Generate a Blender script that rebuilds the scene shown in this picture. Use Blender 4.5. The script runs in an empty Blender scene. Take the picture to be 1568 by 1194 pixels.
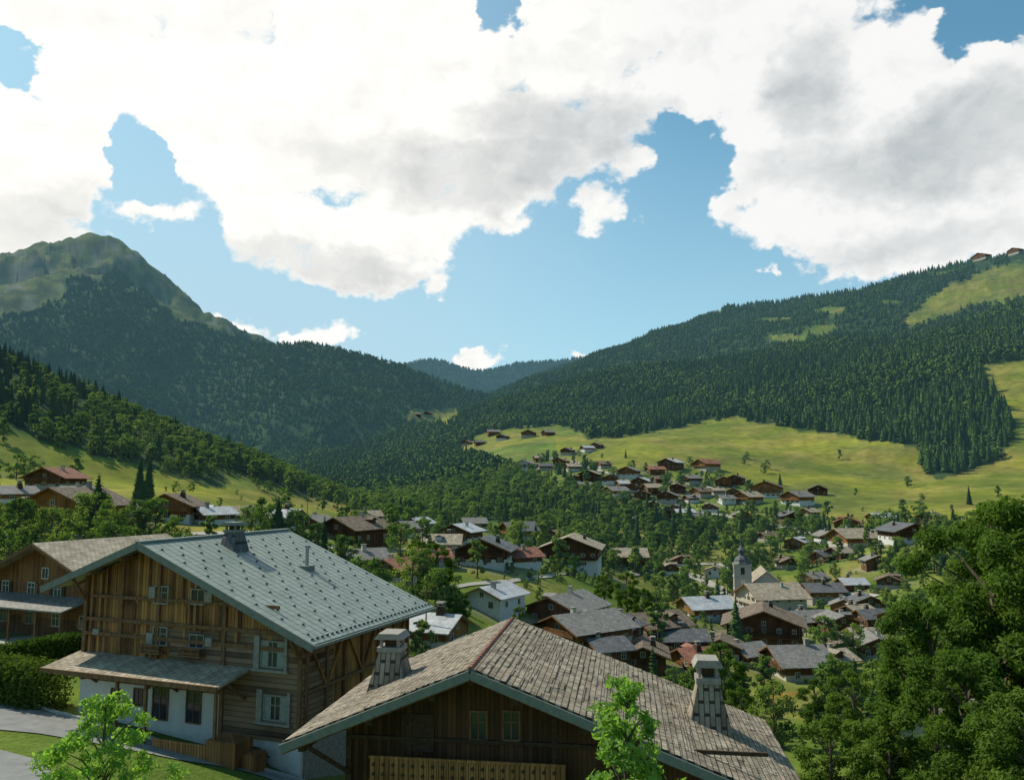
import bpy, math, random, numpy as np
from mathutils import Vector, Matrix
random.seed(7); rng=np.random.default_rng(7)
sc=bpy.context.scene
# ---------------------------------------------------------------- helpers: image pixels (u,v) to camera rays and points, and back
F=1230.;CU=784.;CV=597.;TH=math.atan(143/1230.);ct=math.cos(TH);st=math.sin(TH)
def ray(u,v):
    a=(u-CU)/F;b=(CV-v)/F;d=ct-b*st
    return a/d,(st+b*ct)/d
def proj(x,y,z):
    fw=np.maximum(y*ct+z*st,0.5);up=-y*st+z*ct
    return CU+F*x/fw,CV-F*up/fw
def S(u,v,D):
    X,Z=ray(u,v);return (X*D,D,Z*D)
def vnoise(x,y,seed=0):
    xi=np.floor(x).astype(np.int64);yi=np.floor(y).astype(np.int64);xf=x-xi;yf=y-yi
    def h(i,j):
        n=(i*374761393+j*668265263+seed*1274126177)&0xffffffff
        n=((n^(n>>13))*1274126177)&0xffffffff
        return ((n^(n>>16))&0xffff)/65535.
    sx=xf*xf*(3-2*xf);sy=yf*yf*(3-2*yf)
    return (h(xi,yi)*(1-sx)+h(xi+1,yi)*sx)*(1-sy)+(h(xi,yi+1)*(1-sx)+h(xi+1,yi+1)*sx)*sy
def fbm(x,y,o=4,seed=0,ridged=False):
    s=0;a=1.;t=0
    for i in range(o):
        n=vnoise(x*2**i+17.3*i,y*2**i-9.1*i,seed+i)
        if ridged: n=1-abs(2*n-1)
        s=s+a*n;t+=a;a*=.5
    return s/t
def pip(u,v,poly):
    ins=np.zeros(u.shape,bool);n=len(poly)
    for i in range(n):
        x1,y1=poly[i];x2,y2=poly[(i+1)%n]
        if y1==y2: continue
        c=((y1>v)!=(y2>v))&(u<(x2-x1)*(v-y1)/(y2-y1)+x1)
        ins^=c
    return ins
# ---------------------------------------------------------------- terrain
AZ=np.concatenate([np.radians(np.linspace(-180,-43,46)),np.radians(np.linspace(-42,42,700)),np.radians(np.linspace(43,180,46))])
NR=640;LR=np.linspace(math.log(2.5),math.log(12500),NR);dl=LR[1]-LR[0]
RR=np.exp(LR)
A,R=np.meshgrid(AZ,RR)
GX=R*np.sin(A);GY=R*np.cos(A)
cols=[-300,0,200,400,600,800,1000,1200,1400,1568,1900]
rows=[
(3,[-9]*11),(20,[-15.5]*11),
(35,[-14,-14,-14.2,-15,-18,-19,-21,-23,-24,-24,-24]),
(50,[-13.5,-14.2,-14.7,-15.6,-18,-20,-22,-24,-25,-25,-25]),
(90,[-12.5,-13.6,-14.5,-18,-23,-26,-28,-28,-28,-28,-26]),
(140,[-9,-10,-11.5,-14,-20,-31,-36,-37,-37,-35,-32]),
(200,[-2,-5,-8,-10,-18,-21.5,-33,-41,-39,-35,-33]),
(300,[8,5,-1,-8,-15,-22,-38,-42,-27,-22,-20]),
(450,[40,30,7,-7,-18,-22,-27,-22,-15,-11,-8]),
(650,[50,45,14,-10,-16,2,12,3,-3,0,5]),
(900,[40,30,10,-10,-5,40,58,64,40,42,50]),
(1300,[30,20,10,20,40,95,105,120,106,130,150]),
(2000,[50,50,50,60,90,190,220,230,250,280,300]),
(3500,[100,100,100,100,150,250,300,300,300,300,300]),
(12500,[200]*11)]
tD=np.log([r[0] for r in rows]);tZ=np.array([r[1] for r in rows],float)
azc=np.clip(AZ,-math.radians(50),math.radians(50))
uc=CU+F*np.tan(azc)
tc=np.array([[np.interp(u,cols,tz) for u in uc] for tz in tZ])
Z=np.empty_like(R)
for j in range(len(AZ)):
    Z[:,j]=np.interp(np.log(RR*math.cos(azc[j])),tD,tc[:,j])
def blur(a,k,axis):
    for _ in range(2):
        p=[(0,0),(0,0)];p[axis]=(k,k)
        b=np.pad(a,p,mode='edge');c=np.cumsum(b,axis=axis)
        n=a.shape[axis]
        if axis==0: a=(c[2*k:2*k+n]-np.vstack([np.zeros((1,a.shape[1])),c[:n-1]]))/(2*k+1)
        else: a=(c[:,2*k:2*k+n]-np.hstack([np.zeros((a.shape[0],1)),c[:,:n-1]]))/(2*k+1)
    return a
Z=blur(blur(Z,7,0),13,1)
far=np.clip((R-90)/200,0,1)
Z+=far*(fbm(GX/40,GY/40,4,3)-.5)*5
def ridge(pts,slope,spur,seed,crest=.12):
    P=[S(*p) for p in pts];out=np.full(R.shape,-1e4)
    for a,b in zip(P[:-1],P[1:]):
        dx,dy=b[0]-a[0],b[1]-a[1];L2=dx*dx+dy*dy
        t=np.clip(((GX-a[0])*dx+(GY-a[1])*dy)/L2,0,1)
        d=np.hypot(GX-a[0]-t*dx,GY-a[1]-t*dy)
        out=np.maximum(out,a[2]+t*(b[2]-a[2])-slope*d)
        if a is P[0]: dm=d
        else: dm=np.minimum(dm,d)
    n=fbm(GX/420,GY/420,6,seed,True)-.62
    out=out+spur*n*np.minimum(1,crest+dm/350)
    if seed==11: out=out+(fbm(GX/130,GY/130,5,12,True)-.6)*120*np.minimum(1,.10+dm/160)   # gullies and rock ribs of the summit
    return out
def smax(a,b,k): return k*np.logaddexp(np.maximum(a,-500)/k,np.maximum(b,-500)/k)
layers=[
([(-500,560,3700),(-60,470,3400),(0,440,3300),(30,420,3250),(46,398,3200),(60,374,3150),(84,372,3140),(112,360,3100),(150,356,3100),(172,363,3090),(205,386,3050),(240,420,3000),(262,440,2980),(290,465,2950),(340,487,2900),(385,510,2900),(440,528,2900)],.84,330,11,3,.06),
([(-60,530,2800),(60,432,2750),(100,412,2700),(180,426,2600),(250,476,2500),(330,510,2400),(400,530,2300),(465,526,2300),(520,534,2250),(600,555,2200),(700,590,2150),(760,610,2100),(820,650,2100)],.58,150,21,14,.04),
([(-600,400,500),(-200,470,440),(0,572,440),(100,625,490),(200,682,550),(290,736,620),(340,765,680)],.42,8,31,2,.1),
([(690,650,2300),(740,626,2100),(800,616,1900),(880,586,1700),(960,564,1600),(1130,547,1500),(1280,519,1450),(1400,514,1400),(1500,488,1350),(1568,464,1300),(1850,400,1300)],.36,70,41,14,.12),
([(1900,350,2200),(1568,390,2200),(1500,396,2250),(1400,420,2300),(1340,438,2350),(1200,460,2600),(1120,468,2700),(1090,484,2800),(1060,510,2900),(1000,532,3300),(930,546,3700),(880,556,4000),(820,580,4200)],.42,100,51,12,.08),
([(520,600,7200),(600,562,7000),(640,553,7000),(665,549,7000),(700,561,7000),(735,566,7000),(760,564,7000),(800,554,7000),(870,550,7000),(940,540,7000),(1050,525,7000)],.4,120,61,20,.05),
([(-300,390,7000),(-60,405,7000),(20,430,7000),(80,470,7000)],.5,120,71,20,.1)]
for p,s,sp,sd,k,cr in layers: Z=smax(Z,ridge(p,s,sp,sd,cr),k)
Z+=np.clip((R-1500)/2000,0,1)*(fbm(GX/70,GY/70,4,5,True)-.5)*18
def look(G,x,y):
    x=np.asarray(x,float);y=np.asarray(y,float)
    fi=np.interp(np.arctan2(x,y),AZ,np.arange(len(AZ)));fj=np.clip((np.log(np.hypot(x,y))-LR[0])/dl,0,NR-1.001)
    i=np.clip(fi.astype(int),0,len(AZ)-2);j=fj.astype(int);a=fi-i;b=fj-j
    return (G[j,i]*(1-a)+G[j,i+1]*a)*(1-b)+(G[j+1,i]*(1-a)+G[j+1,i+1]*a)*b
def H(x,y): return look(Z,x,y)
Dm=np.exp(np.linspace(math.log(12),math.log(9000),2600))
def ground_at(u,v):
    X,Zr=ray(u,v);h=H(X*Dm,Dm);k=np.argmax(Zr*Dm<=h)
    if k==0: k=2000
    D=float(Dm[k]);return X*D,D,float(h[k])
# ---------------------------------------------------------------- land cover
M=dict(
M1=[(-400,560),(-60,630),(0,655),(100,690),(200,712),(320,745),(400,752),(530,770),(560,800),(200,830),(-400,830)],
M2=[(850,668),(930,672),(1000,662),(1120,637),(1150,645),(1260,663),(1400,682),(1415,722),(1440,735),(1500,715),(1568,690),(1900,690),(1900,820),(1300,800),(1100,735),(850,705)],
M3=[(1380,492),(1440,445),(1500,416),(1560,400),(1900,380),(1900,440),(1500,465),(1440,488),(1400,502)],
M4=[(1500,556),(1568,550),(1900,540),(1900,720),(1530,700),(1555,650),(1520,600)],
M5=[(608,634),(640,628),(700,626),(715,640),(690,648),(655,656)],
M6=[(685,692),(740,662),(800,655),(860,650),(850,672),(760,684)],
M7=[(755,612),(790,600),(785,610)],
V1=[(790,655),(860,650),(950,690),(1110,700),(1270,740),(1300,800),(1050,800),(930,770),(800,728),(690,690),(740,665)])
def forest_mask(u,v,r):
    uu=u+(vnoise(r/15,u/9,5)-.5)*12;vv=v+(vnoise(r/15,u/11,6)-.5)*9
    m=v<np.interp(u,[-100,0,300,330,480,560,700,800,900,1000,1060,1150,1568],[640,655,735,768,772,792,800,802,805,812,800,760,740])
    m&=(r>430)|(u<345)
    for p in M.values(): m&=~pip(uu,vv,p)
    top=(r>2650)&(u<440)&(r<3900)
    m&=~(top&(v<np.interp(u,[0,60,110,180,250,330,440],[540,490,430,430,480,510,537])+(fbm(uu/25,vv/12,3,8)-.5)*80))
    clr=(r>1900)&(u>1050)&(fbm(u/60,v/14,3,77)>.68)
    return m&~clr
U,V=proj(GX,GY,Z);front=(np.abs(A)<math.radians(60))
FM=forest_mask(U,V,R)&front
col=np.empty(R.shape+(4,));col[...,3]=1
n1=fbm(GX/28,GY/28,4,91);n2=fbm(GX/6,GY/6,3,92)
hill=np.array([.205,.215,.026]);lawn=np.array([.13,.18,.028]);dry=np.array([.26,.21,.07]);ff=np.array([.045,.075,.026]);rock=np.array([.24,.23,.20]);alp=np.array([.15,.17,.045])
inh=np.zeros(R.shape,bool)
for k in ('M1','M2','M3','M4','M5','M6'): inh|=pip(U,V,M[k])
base=np.where(inh[...,None],hill,lawn)
k=np.clip((n1-.48)*4+.3,0,1)[...,None];base=base*(1-.55*k)+dry*.55*k
ter=fbm(Z/3.2+n1*2,GX/160,3,95)[...,None];base*=.68+.62*ter
gr=np.clip((fbm(GX/70,GY/70,4,97)-.50)*6,0,1)[...,None];base=base*(1-.45*gr)+np.array([.075,.125,.025])*.45*gr
base*=(.8+.4*n2)[...,None]
top=((R>2500)&(U<500)&(R<4500))
slopez=np.abs(np.gradient(Z,axis=0)/(R*dl))
rk=np.clip((slopez-.75)*3+(fbm(GX/45,GY/45,4,93)-.5)*7-.1,0,1)[...,None]
dk=np.clip((fbm(GX/30,GY/30,4,94)-.47)*7,0,1)[...,None]
tp=alp*(1-rk)+rock*rk;tp=tp*(1-.8*dk)+np.array([.030,.055,.02])*.8*dk
base=np.where(top[...,None],tp,base)
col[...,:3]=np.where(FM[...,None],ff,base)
na=len(AZ)
def mesh_quads(name,Vt,Q,mats,mi=None,smooth=False):
    me=bpy.data.meshes.new(name);Vt=np.asarray(Vt,np.float32);Q=np.asarray(Q,np.int32)
    me.vertices.add(len(Vt));me.vertices.foreach_set('co',Vt.ravel())
    me.loops.add(Q.size);me.loops.foreach_set('vertex_index',Q.ravel())
    me.polygons.add(len(Q));me.polygons.foreach_set('loop_start',np.arange(0,Q.size,4,dtype=np.int32))
    if mi is not None: me.polygons.foreach_set('material_index',np.asarray(mi,np.int32))
    for m in mats: me.materials.append(m)
    me.polygons.foreach_set('use_smooth',np.full(len(Q),smooth));me.update(calc_edges=True);me.validate();return me
def addobj(name,me,loc=(0,0,0),rz=0,parent=None,coll=None):
    o=bpy.data.objects.new(name,me);o.location=loc;o.rotation_euler=(0,0,rz)
    (coll or sc.collection).objects.link(o)
    if parent: o.parent=parent
    return o
# ---------------------------------------------------------------- materials
MAT={}
class NT:
    def __init__(s,nt): s.nt=nt
    def n(s,t,**k):
        x=s.nt.nodes.new(t)
        for a,b in k.items(): setattr(x,a,b)
        return x
    def set(s,sock,val):
        if isinstance(val,bpy.types.NodeSocket): s.nt.links.new(val,sock)
        elif val is not None: sock.default_value=val
    def m(s,op,a,b=None,c=None,clamp=False):
        x=s.n('ShaderNodeMath',operation=op,use_clamp=clamp)
        for i,q in enumerate((a,b,c)): s.set(x.inputs[i],q)
        return x.outputs[0]
    def vm(s,op,a,b=None,c=None):
        x=s.n('ShaderNodeVectorMath',operation=op)
        for i,q in enumerate((a,b,c)): 
            if q is not None: s.set(x.inputs[i],q)
        return x.outputs['Value'] if op in('DOT_PRODUCT','LENGTH') else x.outputs[0]
    def mix(s,f,a,b,blend='MIX'):
        x=s.n('ShaderNodeMix',data_type='RGBA',blend_type=blend)
        s.set(x.inputs[0],f);s.set(x.inputs[6],a);s.set(x.inputs[7],b);return x.outputs[2]
    def noise(s,vec,scale,detail=4,rough=.55,out=0):
        x=s.n('ShaderNodeTexNoise');s.set(x.inputs['Vector'],vec);x.inputs['Scale'].default_value=scale
        x.inputs['Detail'].default_value=detail;x.inputs['Roughness'].default_value=rough;return x.outputs[out]
    def vor(s,vec,scale):
        x=s.n('ShaderNodeTexVoronoi');s.set(x.inputs['Vector'],vec);x.inputs['Scale'].default_value=scale;return x.outputs[0]
    def mr(s,v,a,b,c=0.,d=1.,smooth=False):
        x=s.n('ShaderNodeMapRange');x.interpolation_type='SMOOTHSTEP' if smooth else 'LINEAR'
        s.set(x.inputs[0],v)
        for i,q in enumerate((a,b,c,d)): s.set(x.inputs[i+1],q)
        return x.outputs[0]
def c4(c): return (c[0],c[1],c[2],1)
def newmat(name):
    m=bpy.data.materials.new(name);m.use_nodes=True;MAT[name]=m
    t=NT(m.node_tree);b=m.node_tree.nodes['Principled BSDF'];b.inputs['Specular IOR Level'].default_value=.25
    return m,t,b
def painted_haze(m,t,sh):
    # painted aerial haze: bluish emission blended into the surface with distance from the origin
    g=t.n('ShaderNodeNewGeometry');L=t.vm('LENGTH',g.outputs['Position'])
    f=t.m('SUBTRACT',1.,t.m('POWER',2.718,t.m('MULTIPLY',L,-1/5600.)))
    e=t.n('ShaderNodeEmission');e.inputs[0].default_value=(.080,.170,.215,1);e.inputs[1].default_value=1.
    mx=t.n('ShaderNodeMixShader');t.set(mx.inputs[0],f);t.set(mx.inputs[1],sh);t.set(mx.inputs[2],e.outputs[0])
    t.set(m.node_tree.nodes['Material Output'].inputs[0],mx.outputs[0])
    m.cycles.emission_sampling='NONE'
def simple(name,c1,c2,scale=3,rough=.8,bump=.0,stretch=(1,1,1),metal=0,spec=.25):
    m,t,b=newmat(name);tc=t.n('ShaderNodeTexCoord');v=t.vm('MULTIPLY',tc.outputs['Object'],stretch)
    n=t.noise(v,scale,6,.6);t.set(b.inputs['Base Color'],t.mix(t.mr(n,.3,.7),c4(c1),c4(c2)))
    b.inputs['Roughness'].default_value=rough;b.inputs['Metallic'].default_value=metal;b.inputs['Specular IOR Level'].default_value=spec
    if bump:
        bp=t.n('ShaderNodeBump');bp.inputs['Strength'].default_value=bump;bp.inputs['Distance'].default_value=.05
        t.set(bp.inputs['Height'],n);t.set(b.inputs['Normal'],bp.outputs[0])
    return m
def planks(name,c1,c2,w=.2,horiz=False,contrast=1.):
    m,t,b=newmat(name);tc=t.n('ShaderNodeTexCoord');s=t.n('ShaderNodeSeparateXYZ');t.set(s.inputs[0],tc.outputs['Object'])
    p=s.outputs[2] if horiz else t.m('ADD',s.outputs[0],s.outputs[1])
    q=t.m('DIVIDE',p,w);fl=t.m('FLOOR',q);fr=t.m('FRACT',q)
    wn=t.n('ShaderNodeTexWhiteNoise',noise_dimensions='1D');t.set(wn.inputs['W'],fl)
    st_=(6,6,.5) if not horiz else (.6,.6,7)
    g=t.noise(t.vm('MULTIPLY',tc.outputs['Object'],st_),2.2,6,.65)
    big=t.noise(tc.outputs['Object'],.45,3,.5)
    f=t.m('ADD',t.m('MULTIPLY',wn.outputs[0],.55*contrast),t.m('MULTIPLY',g,.6));f=t.m('ADD',f,t.m('MULTIPLY',t.m('SUBTRACT',big,.55),1.6),clamp=True)
    cc=t.mix(f,c4(c1),c4(c2));gap=t.m('LESS_THAN',fr,.09);cc=t.mix(gap,cc,(c1[0]*.25,c1[1]*.25,c1[2]*.25,1))
    t.set(b.inputs['Base Color'],cc);b.inputs['Roughness'].default_value=.8
    bp=t.n('ShaderNodeBump');bp.inputs['Strength'].default_value=.5;bp.inputs['Distance'].default_value=.03
    t.set(bp.inputs['Height'],t.m('SUBTRACT',g,gap));t.set(b.inputs['Normal'],bp.outputs[0]);return m
def shingle(name,c1,c2,bw=.28,rh=.26,rough=.85,mort=.02,strong=1.,spec=.2):
    m,t,b=newmat(name);tc=t.n('ShaderNodeTexCoord');s=t.n('ShaderNodeSeparateXYZ');t.set(s.inputs[0],tc.outputs['Object'])
    cx=t.n('ShaderNodeCombineXYZ');t.set(cx.inputs[0],s.outputs[1]);t.set(cx.inputs[1],t.m('ABSOLUTE',s.outputs[0]))
    br=t.n('ShaderNodeTexBrick');t.set(br.inputs['Vector'],cx.outputs[0]);br.inputs['Scale'].default_value=1
    br.inputs['Brick Width'].default_value=bw;br.inputs['Row Height'].default_value=rh;br.inputs['Mortar Size'].default_value=mort;br.inputs['Mortar Smooth'].default_value=.3
    br.inputs['Color1'].default_value=c4(c1);br.inputs['Color2'].default_value=c4(c2);br.inputs['Mortar'].default_value=(c1[0]*.3,c1[1]*.3,c1[2]*.3,1)
    n=t.noise(tc.outputs['Object'],.7,6,.65)
    n3=t.noise(tc.outputs['Object'],9,4,.6)
    cc=t.mix(.75*strong,br.outputs[0],t.mix(t.mr(n,.3,.7),(.45,.43,.40,1),(1.3,1.3,1.3,1)),'MULTIPLY')
    cc=t.mix(.5*strong,cc,t.mix(t.mr(n3,.3,.7),(.6,.6,.6,1),(1.35,1.35,1.35,1)),'MULTIPLY')
    t.set(b.inputs['Base Color'],cc);b.inputs['Roughness'].default_value=rough;b.inputs['Specular IOR Level'].default_value=spec
    bp=t.n('ShaderNodeBump');bp.inputs['Strength'].default_value=.7*strong;bp.inputs['Distance'].default_value=.04
    row=t.m('FRACT',t.m('DIVIDE',t.m('ABSOLUTE',s.outputs[0]),rh))
    t.set(bp.inputs['Height'],t.m('SUBTRACT',row,br.outputs['Fac']));t.set(b.inputs['Normal'],bp.outputs[0]);return m
planks('wood_main',(.045,.021,.010),(.42,.20,.065),.24,contrast=1.5)
planks('wood_logs',(.055,.033,.021),(.27,.175,.11),.3,horiz=True,contrast=1.4)
planks('wood_orange',(.18,.075,.022),(.46,.22,.08),.2)
planks('wood_dark',(.04,.018,.009),(.135,.062,.028),.2)
planks('wood_brown',(.06,.030,.016),(.20,.10,.048),.2)
planks('wood_warm',(.13,.055,.020),(.36,.17,.062),.2)
simple('timber',(.11,.055,.025),(.25,.135,.065),6,stretch=(1,1,.3),bump=.2)
simple('timber_dark',(.04,.023,.014),(.09,.055,.03),6)
simple('barge',(.15,.165,.145),(.23,.24,.20),5)
simple('plaster',(.50,.495,.47),(.62,.61,.58),1.5,.9)
simple('plaster_cream',(.42,.38,.30),(.52,.48,.39),1.5,.9)
simple('stone',(.15,.14,.12),(.34,.32,.28),7,.9,.5)
simple('stone_light',(.30,.28,.24),(.42,.39,.33),3,.9,.3)
simple('concrete',(.28,.28,.27),(.4,.39,.37),2,.9)
simple('glass',(.02,.025,.03),(.04,.05,.06),1,.08,spec=.6)
simple('frame_white',(.5,.48,.43),(.6,.58,.53),3,.6)
simple('frame_grey',(.20,.185,.16),(.34,.31,.265),5,.7)
simple('curtain',(.20,.23,.20),(.32,.33,.30),4,.9)
simple('snow_guard',(.045,.055,.05),(.07,.08,.075),4,.5)
simple('metal_flue',(.3,.3,.3),(.4,.4,.4),4,.4,metal=.6)
simple('asphalt',(.17,.17,.165),(.25,.25,.24),1.2,.9,.1)
simple('gravel',(.28,.265,.22),(.40,.38,.33),4,.95,.2)
simple('bark',(.06,.042,.03),(.15,.12,.085),8,.9,.4,(1,1,.3))
simple('tile_red',(.20,.075,.05),(.30,.13,.09),3)
simple('car_silver',(.16,.17,.18),(.19,.20,.21),1,.25,metal=.5,spec=.5)
simple('rubber',(.015,.015,.015),(.03,.03,.03),4,.8)
simple('flowers',(.6,.06,.03),(.75,.45,.05),9,.8)
shingle('roof_main',(.235,.275,.245),(.265,.305,.27),.9,.42,.5,.008,.4,.3)
shingle('roof_fg',(.20,.165,.12),(.39,.33,.25),.26,.24)
shingle('roof_grey',(.17,.16,.145),(.26,.245,.225),.5,.4,.6,.02,.6)
shingle('roof_brown',(.15,.11,.08),(.25,.195,.145),.5,.4)
shingle('roof_tan',(.30,.25,.185),(.44,.375,.285),.5,.4)
shingle('roof_pale',(.36,.37,.38),(.47,.48,.49),1.2,.8,.45,.02,.5,.4)
shingle('roof_slate',(.10,.105,.11),(.16,.165,.17),.4,.4,.55)
shingle('roof_red',(.26,.105,.07),(.36,.165,.115),.4,.4)
m,t,b=newmat('terrain');at=t.n('ShaderNodeAttribute',attribute_name='Col');g=t.n('ShaderNodeNewGeometry')
pos=g.outputs['Position'];a1=t.noise(pos,.12,7,.62);a2=t.noise(pos,2.5,4,.6);a3=t.noise(pos,.02,5,.6)
cc=t.mix(.75,at.outputs['Color'],t.mix(t.mr(a1,.3,.7),(.55,.62,.5,1),(1.35,1.3,1.35,1)),'MULTIPLY')
cc=t.mix(.6,cc,t.mix(t.mr(a2,.3,.7),(.6,.65,.55,1),(1.35,1.3,1.3,1)),'MULTIPLY')
cc=t.mix(.85,cc,t.mix(t.mr(a3,.35,.65),(.62,.76,.58,1),(1.28,1.14,1.12,1)),'MULTIPLY')
t.set(b.inputs['Base Color'],cc);b.inputs['Roughness'].default_value=.95;b.inputs['Specular IOR Level'].default_value=.05
bp=t.n('ShaderNodeBump');bp.inputs['Strength'].default_value=.6;bp.inputs['Distance'].default_value=.3;t.set(bp.inputs['Height'],a2);t.set(b.inputs['Normal'],bp.outputs[0])
painted_haze(m,t,b.outputs[0])
def leafmat(name,c1,c2,trans=.3,hz=True,crown=None):
    m,t,b=newmat(name);m.node_tree.nodes.remove(b);oi=t.n('ShaderNodeObjectInfo')
    tc=t.n('ShaderNodeTexCoord');n=t.noise(tc.outputs['Object'],.8,2,.6)
    f=t.m('ADD',t.m('MULTIPLY',oi.outputs['Random'],.8),t.m('MULTIPLY',t.mr(n,.3,.7),.3),clamp=True)
    if hz:
        g0=t.n('ShaderNodeNewGeometry');f=t.m('ADD',f,t.m('MULTIPLY',t.m('SUBTRACT',t.noise(g0.outputs['Position'],.009,3,.6),.5),1.8),clamp=True)
    cc=t.mix(f,c4(c1),c4(c2));b=t.n('ShaderNodeBsdfDiffuse');t.set(b.inputs[0],cc)
    if crown is not None:
        g=t.n('ShaderNodeNewGeometry');vt=t.n('ShaderNodeVectorTransform',vector_type='VECTOR',convert_from='OBJECT',convert_to='WORLD')
        t.set(vt.inputs[0],t.vm('MULTIPLY',t.vm('SUBTRACT',tc.outputs['Object'],(0,0,crown)),(1,1,.6 if crown else .12)))
        nn=t.vm('ADD',t.vm('NORMALIZE',vt.outputs[0]),t.vm('MULTIPLY',g.outputs['Normal'],(.45,.45,.45)))
        t.set(b.inputs['Normal'],t.vm('NORMALIZE',t.vm('ADD',nn,(0,0,.3))))
    sh=b.outputs[0]
    if trans:
        tr=t.n('ShaderNodeBsdfTranslucent');t.set(tr.inputs[0],t.mix(1.,cc,(1.5,1.7,.6,1),'MULTIPLY'));mx=t.n('ShaderNodeMixShader');mx.inputs[0].default_value=trans
        t.set(mx.inputs[1],sh);t.set(mx.inputs[2],tr.outputs[0]);sh=mx.outputs[0]
    if hz: painted_haze(m,t,sh)
    else: t.set(m.node_tree.nodes['Material Output'].inputs[0],sh)
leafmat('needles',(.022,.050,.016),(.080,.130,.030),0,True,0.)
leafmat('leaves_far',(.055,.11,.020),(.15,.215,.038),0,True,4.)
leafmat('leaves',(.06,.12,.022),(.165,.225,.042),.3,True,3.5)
leafmat('leaves_dark',(.052,.10,.020),(.125,.185,.037),.35,False)
leafmat('leaves_lime',(.14,.25,.05),(.27,.39,.12),.5,False)
leafmat('hedge_leaves',(.05,.09,.02),(.12,.16,.04),.25,False)
jj,ii=np.meshgrid(np.arange(NR-1),np.arange(na-1),indexing='ij');k0=(jj*na+ii).ravel()
Q=np.stack([k0,k0+1,k0+na+1,k0+na],1)[:, ::-1]
me_g=mesh_quads('ground',np.stack([GX,GY,Z],-1).reshape(-1,3),Q,[MAT['terrain']],smooth=True)
addobj('ground',me_g)
# ---------------------------------------------------------------- mesh builder
class MB:
    def __init__(s): s.v=[];s.f=[];s.m=[]
    def hexa(s,p,mat):
        k=len(s.v);s.v+=[tuple(q) for q in p]
        for f in((0,3,2,1),(4,5,6,7),(0,1,5,4),(1,2,6,5),(2,3,7,6),(3,0,4,7)): s.f.append([k+i for i in f]);s.m.append(mat)
    def box(s,x0,x1,y0,y1,z0,z1,mat):
        s.hexa([(x0,y0,z0),(x1,y0,z0),(x1,y1,z0),(x0,y1,z0),(x0,y0,z1),(x1,y0,z1),(x1,y1,z1),(x0,y1,z1)],mat)
    def prism(s,poly,y0,y1,mat):
        k=len(s.v);n=len(poly);s.v+=[(x,y0,z) for x,z in poly]+[(x,y1,z) for x,z in poly]
        s.f.append(list(range(k,k+n)));s.f.append([k+n+i for i in range(n)][::-1]);s.m+=[mat,mat]
        for i in range(n):
            j=(i+1)%n;s.f.append([k+i,k+n+i,k+n+j,k+j]);s.m.append(mat)
    def beam(s,a,b,w,h,mat):
        a=Vector(a);b=Vector(b);d=(b-a).normalized();up=Vector((0,0,1)) if abs(d.z)<.95 else Vector((0,1,0))
        r=d.cross(up).normalized()*w/2;q=r.cross(d).normalized()*h/2
        s.hexa([a-r-q,a+r-q,b+r-q,b-r-q,a-r+q,a+r+q,b+r+q,b-r+q],mat)
    def slab(s,a,b,c,d,th,mat):
        s.hexa([(p[0],p[1],p[2]-th) for p in(a,b,c,d)]+[a,b,c,d],mat)
    def lathe(s,prof,n,mat,cx=0,cy=0,rot=0):
        k=len(s.v)
        for r,z in prof:
            for i in range(n):
                a=rot+2*math.pi*i/n;s.v.append((cx+r*math.cos(a),cy+r*math.sin(a),z))
        for j in range(len(prof)-1):
            for i in range(n):
                i2=(i+1)%n;s.f.append([k+j*n+i,k+j*n+i2,k+(j+1)*n+i2,k+(j+1)*n+i]);s.m.append(mat)
        s.f.append([k+(len(prof)-1)*n+i for i in range(n)]);s.m.append(mat)
    def cyl(s,a,b,r0,r1,n,mat):
        a=Vector(a);b=Vector(b);d=(b-a).normalized();up=Vector((0,0,1)) if abs(d.z)<.95 else Vector((0,1,0))
        r=d.cross(up).normalized();q=r.cross(d);k=len(s.v)
        for p,rr in((a,r0),(b,r1)):
            for i in range(n):
                an=2*math.pi*i/n;s.v.append(tuple(p+rr*(r*math.cos(an)+q*math.sin(an))))
        for i in range(n):
            j=(i+1)%n;s.f.append([k+i,k+j,k+n+j,k+n+i]);s.m.append(mat)
        s.f.append([k+i for i in range(n)][::-1]);s.f.append([k+n+i for i in range(n)]);s.m+=[mat,mat]
    def build(s,name,loc=(0,0,0),rz=0,parent=None,coll=None,smooth=False):
        me=bpy.data.meshes.new(name);me.from_pydata(s.v,[],s.f)
        ms=sorted(set(s.m))
        for q in ms: me.materials.append(MAT[q])
        me.polygons.foreach_set('material_index',[ms.index(q) for q in s.m])
        if smooth: me.polygons.foreach_set('use_smooth',[True]*len(s.f))
        me.update();return addobj(name,me,loc,rz,parent,coll)
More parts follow.
